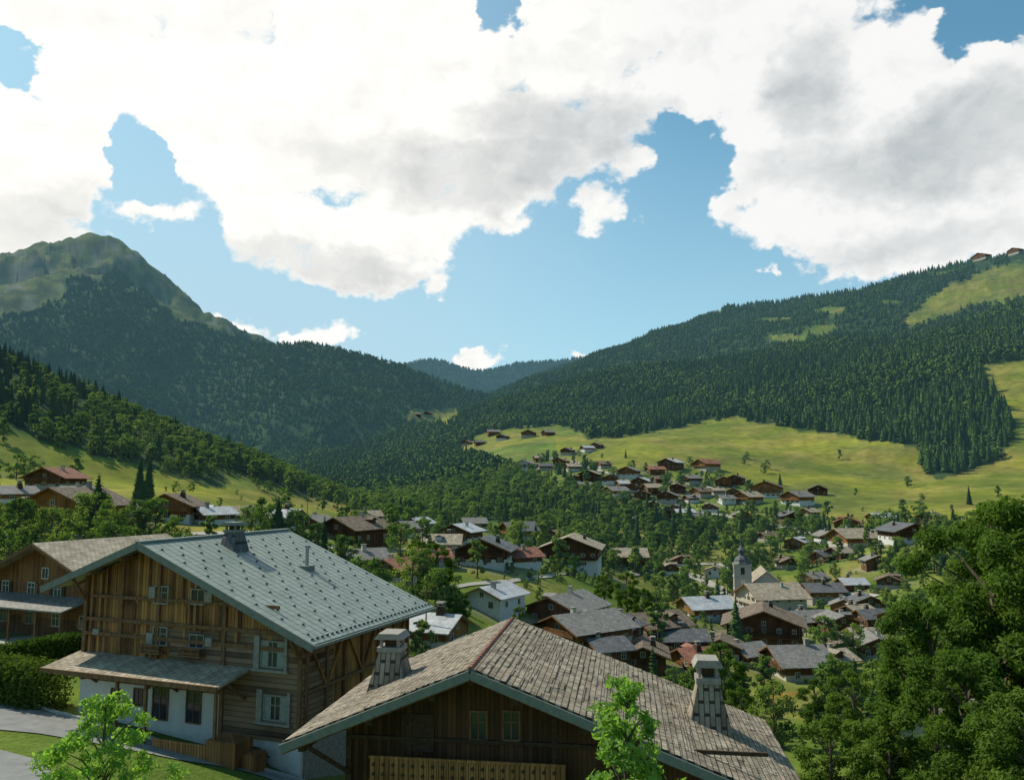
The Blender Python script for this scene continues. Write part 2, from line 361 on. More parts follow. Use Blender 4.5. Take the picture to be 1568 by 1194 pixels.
def window(mb,x,z,w,h,y,side=-1,frame='frame_white',shut=None,axis='y',curtain=False):
    def B(a0,a1,d0,d1,z0,z1,mat):
        d0,d1=sorted((y+side*d0,y+side*d1))
        if axis=='y': mb.box(a0,a1,d0,d1,z0,z1,mat)
        else: mb.box(d0,d1,a0,a1,z0,z1,mat)
    e=.08 if h>.7 else .06
    B(x-w/2,x+w/2,-.1,.02,z-h/2,z+h/2,'glass')
    B(x-w/2-e,x-w/2,-.1,.07,z-h/2-e,z+h/2+e,frame);B(x+w/2,x+w/2+e,-.1,.07,z-h/2-e,z+h/2+e,frame)
    B(x-w/2,x+w/2,-.1,.07,z+h/2,z+h/2+e,frame);B(x-w/2,x+w/2,-.1,.1,z-h/2-e,z-h/2,frame)
    B(x-.03,x+.03,-.05,.05,z-h/2,z+h/2,frame)
    if h>.9: B(x-w/2,x-.03,-.05,.04,z+.12,z+.17,frame);B(x+.03,x+w/2,-.05,.04,z+.12,z+.17,frame)
    if curtain: B(x-w/2,x-w*.2,-.04,.03,z-h/2,z+h/2,'curtain');B(x+w*.2,x+w/2,-.04,.03,z-h/2,z+h/2,'curtain')
    if shut:
        sw=w*.5;B(x-w/2-e-sw,x-w/2-e-.01,-.02,.09,z-h/2,z+h/2,shut);B(x+w/2+e+.01,x+w/2+e+sw,-.02,.09,z-h/2,z+h/2,shut)
def railing(mb,x0,x1,y,z0,h,mat,axis='y',step=.28,bw=.17):
    def B(a0,a1,d0,d1,z0,z1,m):
        if axis=='y': mb.box(a0,a1,d0,d1,z0,z1,m)
        else: mb.box(d0,d1,a0,a1,z0,z1,m)
    B(x0,x1,y-.05,y+.05,z0+h-.1,z0+h,mat);B(x0,x1,y-.04,y+.04,z0+.05,z0+.15,mat)
    x=x0+.05
    while x<x1-.1: B(x,x+bw,y-.02,y+.02,z0+.15,z0+h-.1,mat);x+=step
def savoy(mb,x,y,z,w0,w1,h,mat,cap):
    a=w0/2;b=w1/2
    mb.hexa([(x-a,y-a,z),(x+a,y-a,z),(x+a,y+a,z),(x-a,y+a,z),(x-b,y-b,z+h*.68),(x+b,y-b,z+h*.68),(x+b,y+b,z+h*.68),(x-b,y+b,z+h*.68)],mat)
    mb.box(x-b-.08,x+b+.08,y-b-.08,y+b+.08,z+h*.68,z+h*.76,cap)
    for sx in(-1,1):
        for sy in(-1,1): mb.box(x+sx*b*.8-.06,x+sx*b*.8+.06,y+sy*b*.8-.06,y+sy*b*.8+.06,z+h*.76,z+h*.9,cap)
    mb.box(x-b*.55,x+b*.55,y-b*.55,y+b*.55,z+h*.76,z+h*.88,'timber_dark')
    c=b+.2;mb.hexa([(x-c,y-c,z+h*.9),(x+c,y-c,z+h*.9),(x+c,y+c,z+h*.9),(x-c,y+c,z+h*.9),(x-c*.7,y-c,z+h),(x+c*.7,y-c,z+h),(x+c*.7,y+c,z+h),(x-c*.7,y+c,z+h)],cap)
def empty(name,loc,az):
    o=bpy.data.objects.new(name,None);o.empty_display_size=.5;o.location=loc;o.rotation_euler=(0,0,-az);sc.collection.objects.link(o);return o
# ---------------------------------------------------------------- big chalet on the left
az=math.radians(20.96);O=(-22.9,50.,-15.6);E=empty('wooden_chalet',O,az)
def loc(u,v,y,O=O,az=az):
    X,Zr=ray(u,v);cy=math.cos(az);sy=math.sin(az)
    D=(y+O[0]*sy+O[1]*cy)/(X*sy+cy);dx=X*D-O[0];dy=D-O[1]
    return dx*cy-dy*sy,Zr*D-O[2]
HA=12.02;sl,sr=.38,.405
def top(x): return HA-(sl*-x if x<0 else sr*x)-.28
mb=MB();yw=1.35
mb.prism([(-5.5,1.0),(11.3,1.0),(11.3,top(11.3)),(0,top(0)),(-5.5,top(-5.5))],yw,13.5,'wood_main')
mb.box(-5.45,11.25,yw+.05,13.45,-2,1.0,'plaster');mb.box(11.25,11.33,yw+.3,13.4,-2,.98,'stone')
xl,zl=loc(345,965,yw)
mb.box(xl,11.36,yw-.06,yw+3,1.0,zl,'wood_logs')
xm,zm=loc(262,962,yw);mb.box(xm,xl-.02,yw-.045,yw+2,3.3,zm,'wood_logs')
x0,z0=loc(143,1040,yw);x1,z1=loc(335,1092,yw)
mb.box(-5.56,x1,yw-.05,yw+.5,-1.5,z0,'plaster')
mb.build('walls',parent=E)
mb=MB()
for x in(-5.4,-2.4,.6,xl,11.15): mb.box(x-.13,x+.13,yw-.16,yw-.02,3.2 if x<xl-.1 else 1.,top(x)-.02,'timber')
for zz in(zl,6.0): mb.box(-5.5,11.4,yw-.15,yw-.03,zz,zz+.22,'timber')
mb.box(-4.9,9.6,yw-.14,yw-.03,8.35,8.55,'timber')
rb=random.Random(3);x=-5.2
while x<9.5:
    wd_=rb.uniform(.16,.26);tz=top(x+wd_) if x+wd_>0 else top(x)
    if rb.random()<.5: 
        zb_=rb.choice([3.3,6.25,8.6]);zt_={3.3:5.98,6.25:8.33,8.6:tz-.1}[zb_]
        if zt_>zb_+.5 and not(x>xm-.2 and zb_<6): mb.box(x,x+wd_,yw-.07,yw-.015,zb_+rb.uniform(0,.15),zt_-rb.uniform(0,.2),rb.choice(['wood_main','wood_brown','wood_brown','wood_orange']))
    x+=wd_+.03
for x,y2 in((-5.4,3.2),(11.1,3.2)): mb.beam((x,yw-.1,top(x)-1.6),(x,yw-1.2,top(x)-.1),.16,.16,'timber')
for i in range(7):
    y=yw+.2+i*2.0;mb.box(11.32,11.48,y-.1,y+.1,1.,top(11.3),'timber')
    if i<6:
        mb.beam((11.42,y+.1,3.9 if i%2 else 6.6),(11.42,y+1.9,6.6 if i%2 else 3.9),.12,.14,'wood_orange')
mb.box(11.32,11.5,yw,13.5,6.7,6.9,'timber');mb.box(11.32,11.5,yw,13.5,3.7,3.9,'timber')
for i in range(8):
    y=.3+i*2.;mb.beam((11.2,y,top(11.2)+.03),(12.8,y,top(12.8)+.03),.14,.2,'timber');mb.beam((-5.4,y,top(-5.4)+.03),(-7.8,y,top(-7.8)+.03),.14,.2,'timber')
for x in(-4,-1.5,0,2.5,5,7.5,10): mb.box(x-.12,x+.12,.1,yw,top(x)-.32,top(x)-.1,'timber')
mb.build('timber_frame',parent=E)
mb=MB()
mb.slab((-7.84,0,HA-sl*7.84),(0,0,HA),(0,14.8,HA),(-7.84,14.8,HA-sl*7.84),.2,'roof_main')
mb.slab((0,0,HA),(12.85,0,HA-sr*12.85),(12.85,14.8,HA-sr*12.85),(0,14.8,HA),.2,'roof_main')
mb.beam((0,-.05,HA+.02),(0,14.85,HA+.02),.4,.12,'roof_main')
for a,bx,s_ in((0,12.9,sr),(0,-7.9,sl)): 
    mb.beam((0,-.06,HA-.2),(bx,-.06,HA-.2-s_*abs(bx)),.09,.42,'barge')
mb.beam((12.93,-.05,HA-sr*12.93-.12),(12.93,14.85,HA-sr*12.93-.12),.16,.16,'barge')
for r_ in range(13):
    x=1.2+r_*.9
    for i in range(9):
        y=.7+i*1.6+(.8 if r_%2 else 0)
        if y<14.6: z=HA-sr*x;mb.box(x-.035,x+.035,y-.08,y+.08,z-.02,z+.085,'snow_guard')
for i in range(30):
    y=.3+i*.49;z=HA-sr*12.5;mb.box(12.46,12.5,y,y+.25,z,z+.1,'snow_guard')
for i in range(1,25):
    y=i*.6;mb.beam((.2,y,HA-sr*.2+.005),(12.8,y,HA-sr*12.8+.005),.03,.03,'roof_main')
mb.build('roof',parent=E)
mb=MB();z=HA-sr*1.8-.4
savoy(mb,1.8,6.5,z,1.5,.9,2.1,'roof_slate','barge');mb.build('chimney',parent=E)
mb=MB();z=HA-sr*6;mb.cyl((5.6,9.5,z),(5.6,9.5,z+1.6),.13,.13,10,'metal_flue');mb.cyl((5.6,9.5,z+1.6),(5.6,9.5,z+1.75),.2,.2,10,'metal_flue');mb.box(5.2,6.,9.1,9.9,z-.3,z+.35,'barge');mb.build('flue_pipe',parent=E)
mb=MB()
for u,v,w,h,sh in((249,910,1.0,.95,None),(305,913,.95,.8,None),(247,973,1.,1.0,None),(303,981,1.,.7,None)):
    x,z=loc(u,v,yw);window(mb,x,z,w,h,yw-.07,frame='frame_grey',shut=sh)
for u,v,w,h in((236,906,.5,.7),(232,978,.5,.8),(322,913,.55,.6),(150,966,.5,.35),(322,982,.5,.5)):
    x,z=loc(u,v,yw);mb.box(x-w/2,x+w/2,yw-.2,yw-.02,z-h/2,z+h/2,'frame_grey')
for u,v,w,h in((419,1001,1.5,1.35),(423,1083,1.5,1.25)):
    x,z=loc(u,v,yw);window(mb,x,z,w,h,yw-.06,frame='frame_grey',curtain=True)
    mb.box(x-w/2-.5,x-w/2-.12,yw-.22,yw-.07,z-h/2-.3,z+h/2+.35,'frame_grey');mb.box(x+w/2+.12,x+w/2+.3,yw-.2,yw-.07,z-h/2-.2,z+h/2+.3,'frame_grey')
    mb.box(x-w/2-.6,x+w/2+.4,yw-.3,yw-.07,z-h/2-.3,z-h/2-.16,'frame_grey')
for u,v,w,h in((247,1073,1.1,2.0),(298,1078,1.0,2.0)):
    x,z=loc(u,v,yw);window(mb,x,z,w,h,yw-.05,frame='timber')
for u in(178,213):
    x,z=loc(u,1066,yw);window(mb,x,z,.6,.9,yw-.05,frame='timber')
mb.build('windows',parent=E)
mb=MB()
for u,v in((240,985),(300,990)):
    x,z=loc(u,v,yw);mb.box(x-.8,x+.8,yw-.6,yw-.05,z-.5,z-.4,'timber');railing(mb,x-.8,x+.8,yw-.58,z-.4,.45,'timber',step=.12,bw=.05)
mb.build('balconies',parent=E)
mb=MB();xa,za=loc(62,1026,yw-2.8);xb,zb=loc(333,1047,yw-2.8);xc,zc=loc(118,1006,yw);xd,zd=loc(356,1024,yw)
zf=(za+zb)/2;zk=max(zf+.5,(zc+zd)/2)
mb.slab((xa,yw-2.8,zf),(xb,yw-2.8,zf),(xb+.1,yw,zk),(xa,yw,zk),.14,'roof_tan');mb.box(xa,xb,yw-2.9,yw-2.8,zf-.26,zf+.02,'timber')
for x in(xa+1.6,(xa+xb)/2-.8,(xa+xb)/2+1.4,xb-.3):
    mb.box(x-.08,x+.08,yw-2.6,yw-2.44,-.4 if x>0 else zf-.3,zf-.12,'timber');mb.beam((x,yw-.05,zf-1.3),(x,yw-1.7,zf-.1),.14,.14,'timber')
for i in range(12):
    x=xa+.3+i*(xb-xa-.6)/11;mb.beam((x,yw-2.75,zf-.2),(x,yw-.05,zk-.2),.1,.1,'timber')
mb.build('entrance_canopy',parent=E)
mb=MB();xp,zp=loc(228,1128,yw-2.8);xq,_=loc(300,1128,yw-2.8);xr,_=loc(345,1128,yw-2.8)
mb.box(xp,xr,yw-2.6,yw-.06,-1.8,.2,'stone');railing(mb,xp,xq+.6,yw-2.55,.2,1.,'wood_orange',step=.2,bw=.17)
mb.box(xq+.6,xr+.6,yw-2.7,yw-1.2,.2,1.55,'wood_warm');mb.box(xr+.65,xr+1.5,yw-2.2,yw-1.2,-.8,.9,'wood_warm')
mb.build('porch',parent=E)
# ---------------------------------------------------------------- foreground house
az2=math.radians(8.);O2=(-1.66,33.,-19.);E=empty('shingled_chalet',O2,az2);HA2=11.73;sl2,sr2=.405,.37
def top2(x): return HA2-(sl2*-x if x<0 else sr2*x)-.3
mb=MB();y2=1.7
mb.prism([(-5.6,1.5),(11.6,1.5),(11.6,top2(11.6)),(0,top2(0)),(-5.6,top2(-5.6))],y2,11.2,'wood_dark')
mb.box(-5.55,11.55,y2+.05,11.15,-3,1.5,'plaster');mb.build('walls',parent=E)
mb=MB();L2=12.2
mb.slab((-7.75,0,HA2-sl2*7.75),(0,0,HA2),(0,L2,HA2),(-7.75,L2,HA2-sl2*7.75),.22,'roof_fg')
mb.slab((0,0,HA2),(13.2,0,HA2-sr2*13.2),(13.2,L2,HA2-sr2*13.2),(0,L2,HA2),.22,'roof_fg')
rr_=random.Random(4)
for sgn,wd,sp_ in((1,13.2,sr2),(-1,7.75,sl2)):
    x=.3
    while x<wd-.05:
        y=0.
        while y<L2-.3:
            ln=rr_.uniform(.4,1.4);y1=min(L2,y+ln)
            if rr_.random()<.66:
                h_=rr_.uniform(.012,.045);xa_=x+rr_.uniform(-.04,.04);xo=sgn*(xa_+.13);xi=sgn*(xa_-.13)
                za_=HA2-sp_*abs(xi);zb_=HA2-sp_*abs(xo)
                p=[(xi,y,za_-.01),(xo,y,zb_-.01),(xo,y1-.01,zb_-.01),(xi,y1-.01,za_-.01),(xi,y,za_+.004),(xo,y,zb_+h_),(xo,y1-.01,zb_+h_),(xi,y1-.01,za_+.004)]
                if sgn<0: p=[p[i] for i in(1,0,3,2,5,4,7,6)]
                mb.hexa(p,'roof_fg')
            y=y1
        x+=.26
mb.build('roof',parent=E)
mb=MB()
for i in range(30):
    y=-.05+i*L2/30;mb.hexa([(-.12,y,HA2-.03),(.12,y,HA2-.03),(.12,y+.4,HA2-.03),(-.12,y+.4,HA2-.03),(-.05,y,HA2+.06),(.05,y,HA2+.06),(.05,y+.38,HA2+.04),(-.05,y+.38,HA2+.04)],'tile_red')
mb.build('ridge_tiles',parent=E)
mb=MB()
mb.beam((.0,-.07,HA2-.26),(13.25,-.07,HA2-.26-sr2*13.25),.1,.34,'barge');mb.beam((0,-.07,HA2-.26),(-7.8,-.07,HA2-.26-sl2*7.8),.1,.34,'barge')
mb.beam((0,.1,HA2-.42),(13.2,.1,HA2-.42-sr2*13.2),.1,.2,'timber');mb.beam((0,.1,HA2-.42),(-7.8,.1,HA2-.42-sl2*7.8),.1,.2,'timber')
for x in(-7,-4.2,-1.6,0,1.8,4.5,7.2,10): mb.box(x-.13,x+.13,.15,y2,top2(x)-.42,top2(x)-.14,'timber_dark')
for x in(-5.5,-2.9,3.2,6.6,11.5): mb.box(x-.12,x+.12,y2-.1,y2+.1,1.5,top2(x),'timber_dark')
mb.beam((-5.5,y2-.1,top2(-5.5)-2.2),(-6.9,.4,top2(-6.9)-.3),.18,.18,'timber_dark')
mb.box(-5.6,11.6,y2-.12,y2-.02,8.35,8.5,'timber_dark')
mb.build('timber_frame',parent=E)
mb=MB()
def loc2(u,v,y): return loc(u,v,y,O2,az2)
for u in(733,783):
    x,z=loc2(u,1110,y2);window(mb,x,z,.62,1.05,y2,frame='timber')
x,z=loc2(640,1115,y2);mb.box(x-.7,x+.7,y2-.06,y2+.1,z-.9,z+.6,'timber_dark')
mb.build('windows',parent=E)
mb=MB();xa,zr=loc2(565,1156,.7);xb,_=loc2(866,1156,.7)
mb.box(xa,xb,.65,y2-.02,zr-1.15,zr-1.05,'timber_dark');railing(mb,xa,xb,.72,zr-1.05,1.05,'wood_orange',step=.205,bw=.18)
n=int((xb-xa)/.41)
for i in range(n):
    x=xa+.2+i*.41
    for zz in(.35,.72):
        mb.prism([(x-.085,zr-1.05+zz),(x,zr-1.05+zz-.09),(x+.085,zr-1.05+zz),(x,zr-1.05+zz+.09)],.665,.698,'timber_dark')
mb.build('balcony',parent=E)
mb=MB();savoy(mb,-4.9,5.8,HA2-sl2*4.9-.45,1.9,1.0,2.7,'roof_fg','frame_grey');mb.build('chimney',parent=E)
mb=MB();savoy(mb,9.84,6.9,HA2-sr2*9.84-.5,2.1,.95,3.4,'roof_fg','frame_grey');mb.build('chimney',parent=E)
# ---------------------------------------------------------------- generic village chalets
HOUSES=[]
def chalet(x,y,z,W,L,azd,roof,wood,base,eave=None,rows=2,name='chalet',split=.42,chim=True,seed=0):
    rd=random.Random(seed);a=math.radians(azd);ea=eave or W*rd.uniform(.29,.36);sl=rd.uniform(.38,.46) if W<16 else .38;ap=ea+sl*W/2;ov=min(1.5,W*.11)
    mb=MB();zs=ea*split;w=W/2
    mb.box(-w+.03,w-.03,-L/2+.03,L/2-.03,-4,zs,base)
    mb.prism([(-w,zs),(w,zs),(w,ea),(0,ap),(-w,ea)],-L/2,L/2,wood)
    th=.18
    for s in(-1,1):
        xe=s*(w+ov);ze=ap+th-sl*(w+ov)
        p=[(0,-L/2-ov,ap+th),(xe,-L/2-ov,ze),(xe,L/2+ov,ze),(0,L/2+ov,ap+th)]
        if s<0: p=p[::-1]
        mb.slab(*p,th,roof)
        for e in(-1,1): mb.beam((0,e*(L/2+ov+.04),ap),(xe,e*(L/2+ov+.04),ze-th),.08,.26,'timber')
    nr=max(1,int(ea/2.5))
    for e in(-1,1):
        n=max(2,int(W/3))
        for r_ in range(nr):
            zz=1.5+r_*2.6
            if zz>ea-.4: continue
            for i in range(n):
                if rd.random()<.12: continue
                window(mb,-w+W*(i+.5)/n,zz,.9,1.05,e*L/2,side=e,frame='frame_grey' if rd.random()<.4 else 'frame_white',shut=rd.choice([None,'timber','timber_dark','wood_warm']) if W/n>2.8 else None)
        window(mb,0,ea+.3,.8,.9,e*L/2,side=e)
        n=max(2,int(L/3.4))
        for r_ in range(nr):
            zz=1.5+r_*2.6
            if zz>ea-.7: continue
            for i in range(n):
                if rd.random()<.15: continue
                window(mb,-L/2+L*(i+.5)/n,zz,.9,1.0,e*w,side=e,axis='x')
    zb=max(zs,2.5)
    if ea>3.4 and rd.random()<.85:
        mb.box(-w*.95,w*.95,-L/2-1.,-L/2,zb-.12,zb,'timber');railing(mb,-w*.95,w*.95,-L/2-.97,zb,.9,wood if wood!='plaster' else 'timber',step=.34,bw=.24)
        for xx in(-w*.93,w*.93): mb.box(xx-.08,xx+.08,-L/2-1.,-L/2-.85,zb,ea-.1,'timber')
    if rd.random()<.35:
        s=rd.choice([-1,1]);y0=rd.uniform(-.1,.2)*L;xd=s*w*.5;zd=ap-sl*w*.5+th
        mb.prism([(xd-1.3,zd-.9),(xd+1.3,zd-.9),(xd+1.3,zd+.5),(xd-1.3,zd+.5)],y0-.9,y0+.9,wood);mb.slab((xd-1.6,y0-1.3,zd+.45),(xd+1.6,y0-1.3,zd+.45),(xd+1.6,y0,zd+1.0),(xd-1.6,y0,zd+1.0),.12,roof);mb.slab((xd-1.6,y0,zd+1.0),(xd+1.6,y0,zd+1.0),(xd+1.6,y0+1.3,zd+.45),(xd-1.6,y0+1.3,zd+.45),.12,roof)
    if chim:
        cx=rd.uniform(-.3,.3)*W;cy=rd.uniform(-.25,.25)*L;zc=ap-sl*abs(cx)
        if rd.random()<.4: savoy(mb,cx,cy,zc-.3,1.3,.8,2.2,'timber_dark','stone')
        else: mb.box(cx-.4,cx+.4,cy-.4,cy+.4,zc-.2,zc+1.3,rd.choice(['stone','plaster_cream','concrete']));mb.box(cx-.52,cx+.52,cy-.52,cy+.52,zc+1.3,zc+1.42,'stone')
    HOUSES.append((x,y,max(W,L)))
    return mb.build(name,(x,y,z),-a)
RF={'g':'roof_grey','b':'roof_brown','t':'roof_tan','p':'roof_pale','s':'roof_slate','r':'roof_red'}
WD={'d':'wood_dark','b':'wood_brown','w':'wood_warm','p':'plaster','o':'wood_orange','c':'plaster_cream','s':'stone_light'}
VL="""72,752,65,15,bbs;90,812,110,20,bwb;8,772,45,40,gwp;140,778,50,70,gbc;175,803,42,10,tbb;255,799,76,12,bbp;317,803,45,30,gbp;372,803,52,80,tcc;425,808,62,85,gpp;112,770,40,70,gbb;40,792,36,20,tbp
535,832,76,35,bdd;620,822,52,60,gbp;676,848,66,80,tpc;704,832,55,20,bbp;742,868,82,12,sdp;797,868,58,75,rbp;795,828,62,75,gbs;878,870,92,12,tdp;606,893,50,30,bbc;552,873,46,70,gbb;757,942,68,25,ppp;665,992,92,110,pbp;640,812,36,20,gbp;560,800,40,70,gbb;590,818,30,0,gbp;725,812,40,70,gbs;850,830,36,20,bbp;480,812,44,20,gdb;655,870,40,70,bbs
900,1000,118,60,gbc;870,965,90,30,gbb;1010,985,88,65,bbs;1086,950,72,60,pwp;1192,940,92,75,tcc;1182,992,112,10,bdb;1266,922,58,70,sbs;1335,935,42,15,sbp;1244,966,66,70,gbs;1230,1042,104,85,gbc;1303,1008,56,20,bcc;1100,885,32,15,gpp;1046,868,32,20,bbp;966,868,58,80,tbb;1025,880,22,0,gbp;950,985,60,20,sdb;1050,1000,60,75,gdb;1110,1010,50,20,bbs;1075,1030,60,60,gbb;990,1030,70,20,bdb;1150,1020,50,70,gbs;1280,1030,60,70,tbb;1350,1010,60,20,gbs;930,1020,60,70,sbb;1140,965,44,75,gbb;1210,985,44,15,sbb
1316,838,66,75,tbc;1396,832,56,12,sdp;1305,812,38,15,bwb;1356,802,36,70,bbs;1256,758,28,20,sdb;1180,762,50,20,bwp;1226,774,46,75,gbp;1150,772,40,70,gbs;1215,802,34,10,bdb;1242,792,30,70,gbp;1290,855,38,70,gbb;1330,992,40,75,tcc;1290,968,50,10,gbb;1320,952,40,70,gbs;1265,860,34,70,sbb;1225,840,30,20,gbb;1180,830,30,70,bbs;1345,870,34,20,gbb;1430,800,34,70,bbb;1270,830,30,10,gbp;1380,960,40,30,sbb;1140,800,28,20,gbb;1210,870,30,15,bbs;1310,905,38,70,gbb;1370,900,36,20,bbs;1250,895,30,70,gbb;1340,960,44,70,sbb;1300,940,40,15,gbb
1085,722,38,70,rbs;1030,720,30,20,bbb;1005,727,26,70,gbb;965,732,30,15,gbp;925,717,24,70,bbs;945,762,36,80,gbp;970,778,30,20,gpp;1000,757,30,70,gbb;1025,772,30,20,gbs;1050,794,28,70,gbp;1020,794,26,10,gbb;1075,762,30,70,bbs;1110,745,26,20,bbb;1115,772,26,70,gpp;905,737,30,20,gbb;880,722,26,70,gbp;860,714,22,20,bbb;835,720,22,70,gbs;805,720,26,20,gpp;826,707,20,70,bbb;870,697,18,20,gbs;900,692,18,70,bbp;915,687,16,20,bbb;840,667,18,70,gbb;810,670,22,20,bbs;755,667,18,70,gbb;770,674,16,20,gbp;735,682,16,70,bbb;715,682,14,20,gbs;700,680,13,70,gbb;655,637,15,20,bbs;640,638,13,70,gbb;985,747,28,15,bbb;1060,742,28,70,gbs;935,742,24,15,gbp;1040,755,24,15,bdb;955,748,24,75,gbb;1090,785,24,10,gbp;985,765,24,15,bbb;895,750,22,70,gbs;1130,742,24,15,gbb;1060,770,22,70,gbp;1000,780,22,20,sbb;880,740,20,15,bbp;1010,740,22,70,bbb;1035,785,22,20,gbs;1070,800,24,70,gbb;975,755,20,10,gbs;1100,758,22,70,bbs;1125,760,22,15,gbb"""
i=0;rv_=random.Random(21)
for it in VL.replace('\n',';').split(';'):
    u,v,w,a_,s_=it.split(',');u,v,w,a_=map(float,(u,v,w,a_));x,y,z=ground_at(u,v);i+=1
    W=min(max(w*y/F*(.95 if a_<45 else .8),7.5),19);L=W*(.85+.35*random.random())
    if y>1200: W=15;L=12
    rf=s_[0];q_=rv_.random()
    if rf in 'gb' and w<70: rf='p' if q_<.10 else 'r' if q_<.17 else 't' if q_<.34 else 's' if q_<.42 else rf
    wd_=s_[1]
    if wd_=='b' and rv_.random()<.3: wd_='w'
    chalet(x,y+L*.4,float(H(x,y+L*.4))+.1,W,L,a_+random.uniform(-16,16),RF[rf],WD[wd_],WD[s_[2]],seed=i)
CREST=[]
for u,W,L in((1503,46,26),(1556,34,22)):
    X,_=ray(u,400);Ds=np.linspace(1900,2700,400);h=H(X*Ds,Ds);k=int(np.argmax(h/Ds));D=float(Ds[k]);x=X*D
    chalet(x,D,float(h[k])+1.5,W,L,68,'roof_brown','wood_brown','stone_light',eave=11,seed=int(u),name='summit_lodge');CREST.append((x,D))
E1=chalet(-41.7-2.2+3.,75+7.,-13.9,14.5,12.5,24,'roof_tan','wood_warm','wood_brown',eave=5.3,split=.3,seed=99,name='neighbour_chalet')
mb=MB();mb.slab((-9,-9.4,2.9),(6.5,-9.4,2.9),(6.5,-6.2,3.7),(-9,-6.2,3.7),.14,'roof_grey')
for x in(-8.5,-4.5,-.5,3,6.2): mb.box(x-.08,x+.08,-9.2,-9.05,-.5,2.8,'timber')
o=mb.build('lean_to_roof',parent=E1)
X,_=ray(1480,1120);x=X*85;chalet(x,85,float(H(x,85)),12,10,60,'roof_tan','plaster','plaster',eave=3.2,seed=5)
# ---------------------------------------------------------------- church
x,y,z=ground_at(1138,922);print('church',x,y,z);k=y/285.
E=empty('village_church',(x,y,z),math.radians(12));HOUSES.append((x,y,10));HOUSES.append((x,y-14,16));HOUSES.append((x+10,y+8,14))
mb=MB();w=2.9*k;h=13*k
mb.box(-w,w,-w,w,-4,h,'stone_light')
for zz in(.35*h,.68*h,h): mb.box(-w-.2,w+.2,-w-.2,w+.2,zz-.15,zz+.15,'stone_light')
for s in(-1,1):
    mb.box(-.65*k,.65*k,s*w-.06,s*w+.06,.75*h,.93*h,'glass');mb.box(s*w-.06,s*w+.06,-.65*k,.65*k,.75*h,.93*h,'glass')
    zc=.56
    mb.box(-.7*k,.7*k,s*w-.08,s*w+.08,zc*h-.7*k,zc*h+.7*k,'plaster');mb.box(-.05,.05,s*w-.1,s*w+.1,zc*h,zc*h+.6*k,'timber_dark');mb.box(0,.45*k,s*w-.1,s*w+.1,zc*h-.05,zc*h+.05,'timber_dark')
mb.build('bell_tower',parent=E)
mb=MB();p=[(2.9,0),(2.9,.25),(2.5,.8),(2.3,1.6),(1.7,2.4),(1.1,2.8),(1.,3.0),(1.,4.3),(1.35,4.4),(1.2,4.9),(.7,5.5),(.28,6.2),(.12,8.4),(.04,9.6)]
mb.lathe([(r*k*1.1,h+.15+q*k) for r,q in p],8,'roof_slate',rot=math.pi/8)
mb.box(-.05,.05,-.05,.05,h+9.6*k,h+11*k,'timber_dark');mb.box(-.4,.4,-.04,.04,h+10.4*k,h+10.55*k,'timber_dark')
mb.build('spire',parent=E)
mb=MB();mb.prism([(3,-4),(13,-4),(13,6),(8,10),(3,6)],2,22,'plaster_cream')
mb.slab((2.2,1.4,5.4),(8,1.4,10.2),(8,22.6,10.2),(2.2,22.6,5.4),.2,'roof_tan');mb.slab((8,1.4,10.2),(13.8,1.4,5.4),(13.8,22.6,5.4),(8,22.6,10.2),.2,'roof_tan')
for i in range(4): window(mb,5+i*4.5,3.2,1.0,2.6,3,side=-1,axis='x',frame='stone_light');window(mb,5+i*4.5,3.2,1.,2.6,13,side=1,axis='x',frame='stone_light')
mb.build('nave',parent=E)
# ---------------------------------------------------------------- roads
def ribbon(name,A_,B_,mat,n=60,m=6,off=.06,kerb=False):
    def res(P):
        P=np.array([ground_at(*p)[:2] for p in P]);d=np.r_[0,np.cumsum(np.hypot(*np.diff(P,axis=0).T))];t=np.linspace(0,d[-1],n);return np.stack([np.interp(t,d,P[:,0]),np.interp(t,d,P[:,1])],1)
    a,b=res(A_),res(B_);Vv=[];Qq=[]
    for i in range(n):
        for j in range(m):
            q=a[i]+(b[i]-a[i])*j/(m-1);Vv.append((q[0],q[1],float(H(q[0],q[1]))+off))
    for i in range(n-1):
        for j in range(m-1): k=i*m+j;Qq.append((k,k+m,k+m+1,k+1))
    me=mesh_quads(name,Vv,Qq,[MAT[mat]],smooth=True);addobj(name,me)
    if kerb:
        mb=MB()
        for i in range(n-1):
            p=(a[i][0],a[i][1],float(H(*a[i]))+.1);q=(a[i+1][0],a[i+1][1],float(H(*a[i+1]))+.1);mb.beam(p,q,.16,.2,'concrete')
        mb.build(name+'_kerb')
ribbon('road',[(-120,1045),(0,1062),(80,1092),(215,1128),(350,1170),(480,1205),(600,1240)],[(-120,1110),(0,1118),(60,1124),(200,1150),(280,1166),(430,1200),(560,1245)],'asphalt',kerb=True)
ribbon('side_road',[(-80,1140),(0,1149),(60,1165),(110,1205)],[(-80,1240),(0,1240),(50,1240),(60,1240)],'asphalt',n=24)
ribbon('lane',[(-60,1003),(0,995),(70,982),(130,968)],[(-60,985),(0,980),(70,970),(130,960)],'gravel',n=30)
ribbon('lane',[(675,898),(720,893),(780,889),(845,880),(880,876)],[(675,903),(720,898),(780,894),(845,885),(880,881)],'gravel',n=40,m=4,off=.2)
ribbon('lane',[(1035,872),(1075,882),(1110,900),(1140,930)],[(1035,878),(1070,890),(1100,908),(1128,936)],'gravel',n=40,m=4,off=.2)
ribbon('lane',[(190,826),(260,818),(340,815),(440,818),(520,838)],[(190,830),(260,822),(340,819),(440,823),(516,843)],'gravel',n=40,m=4,off=.2)
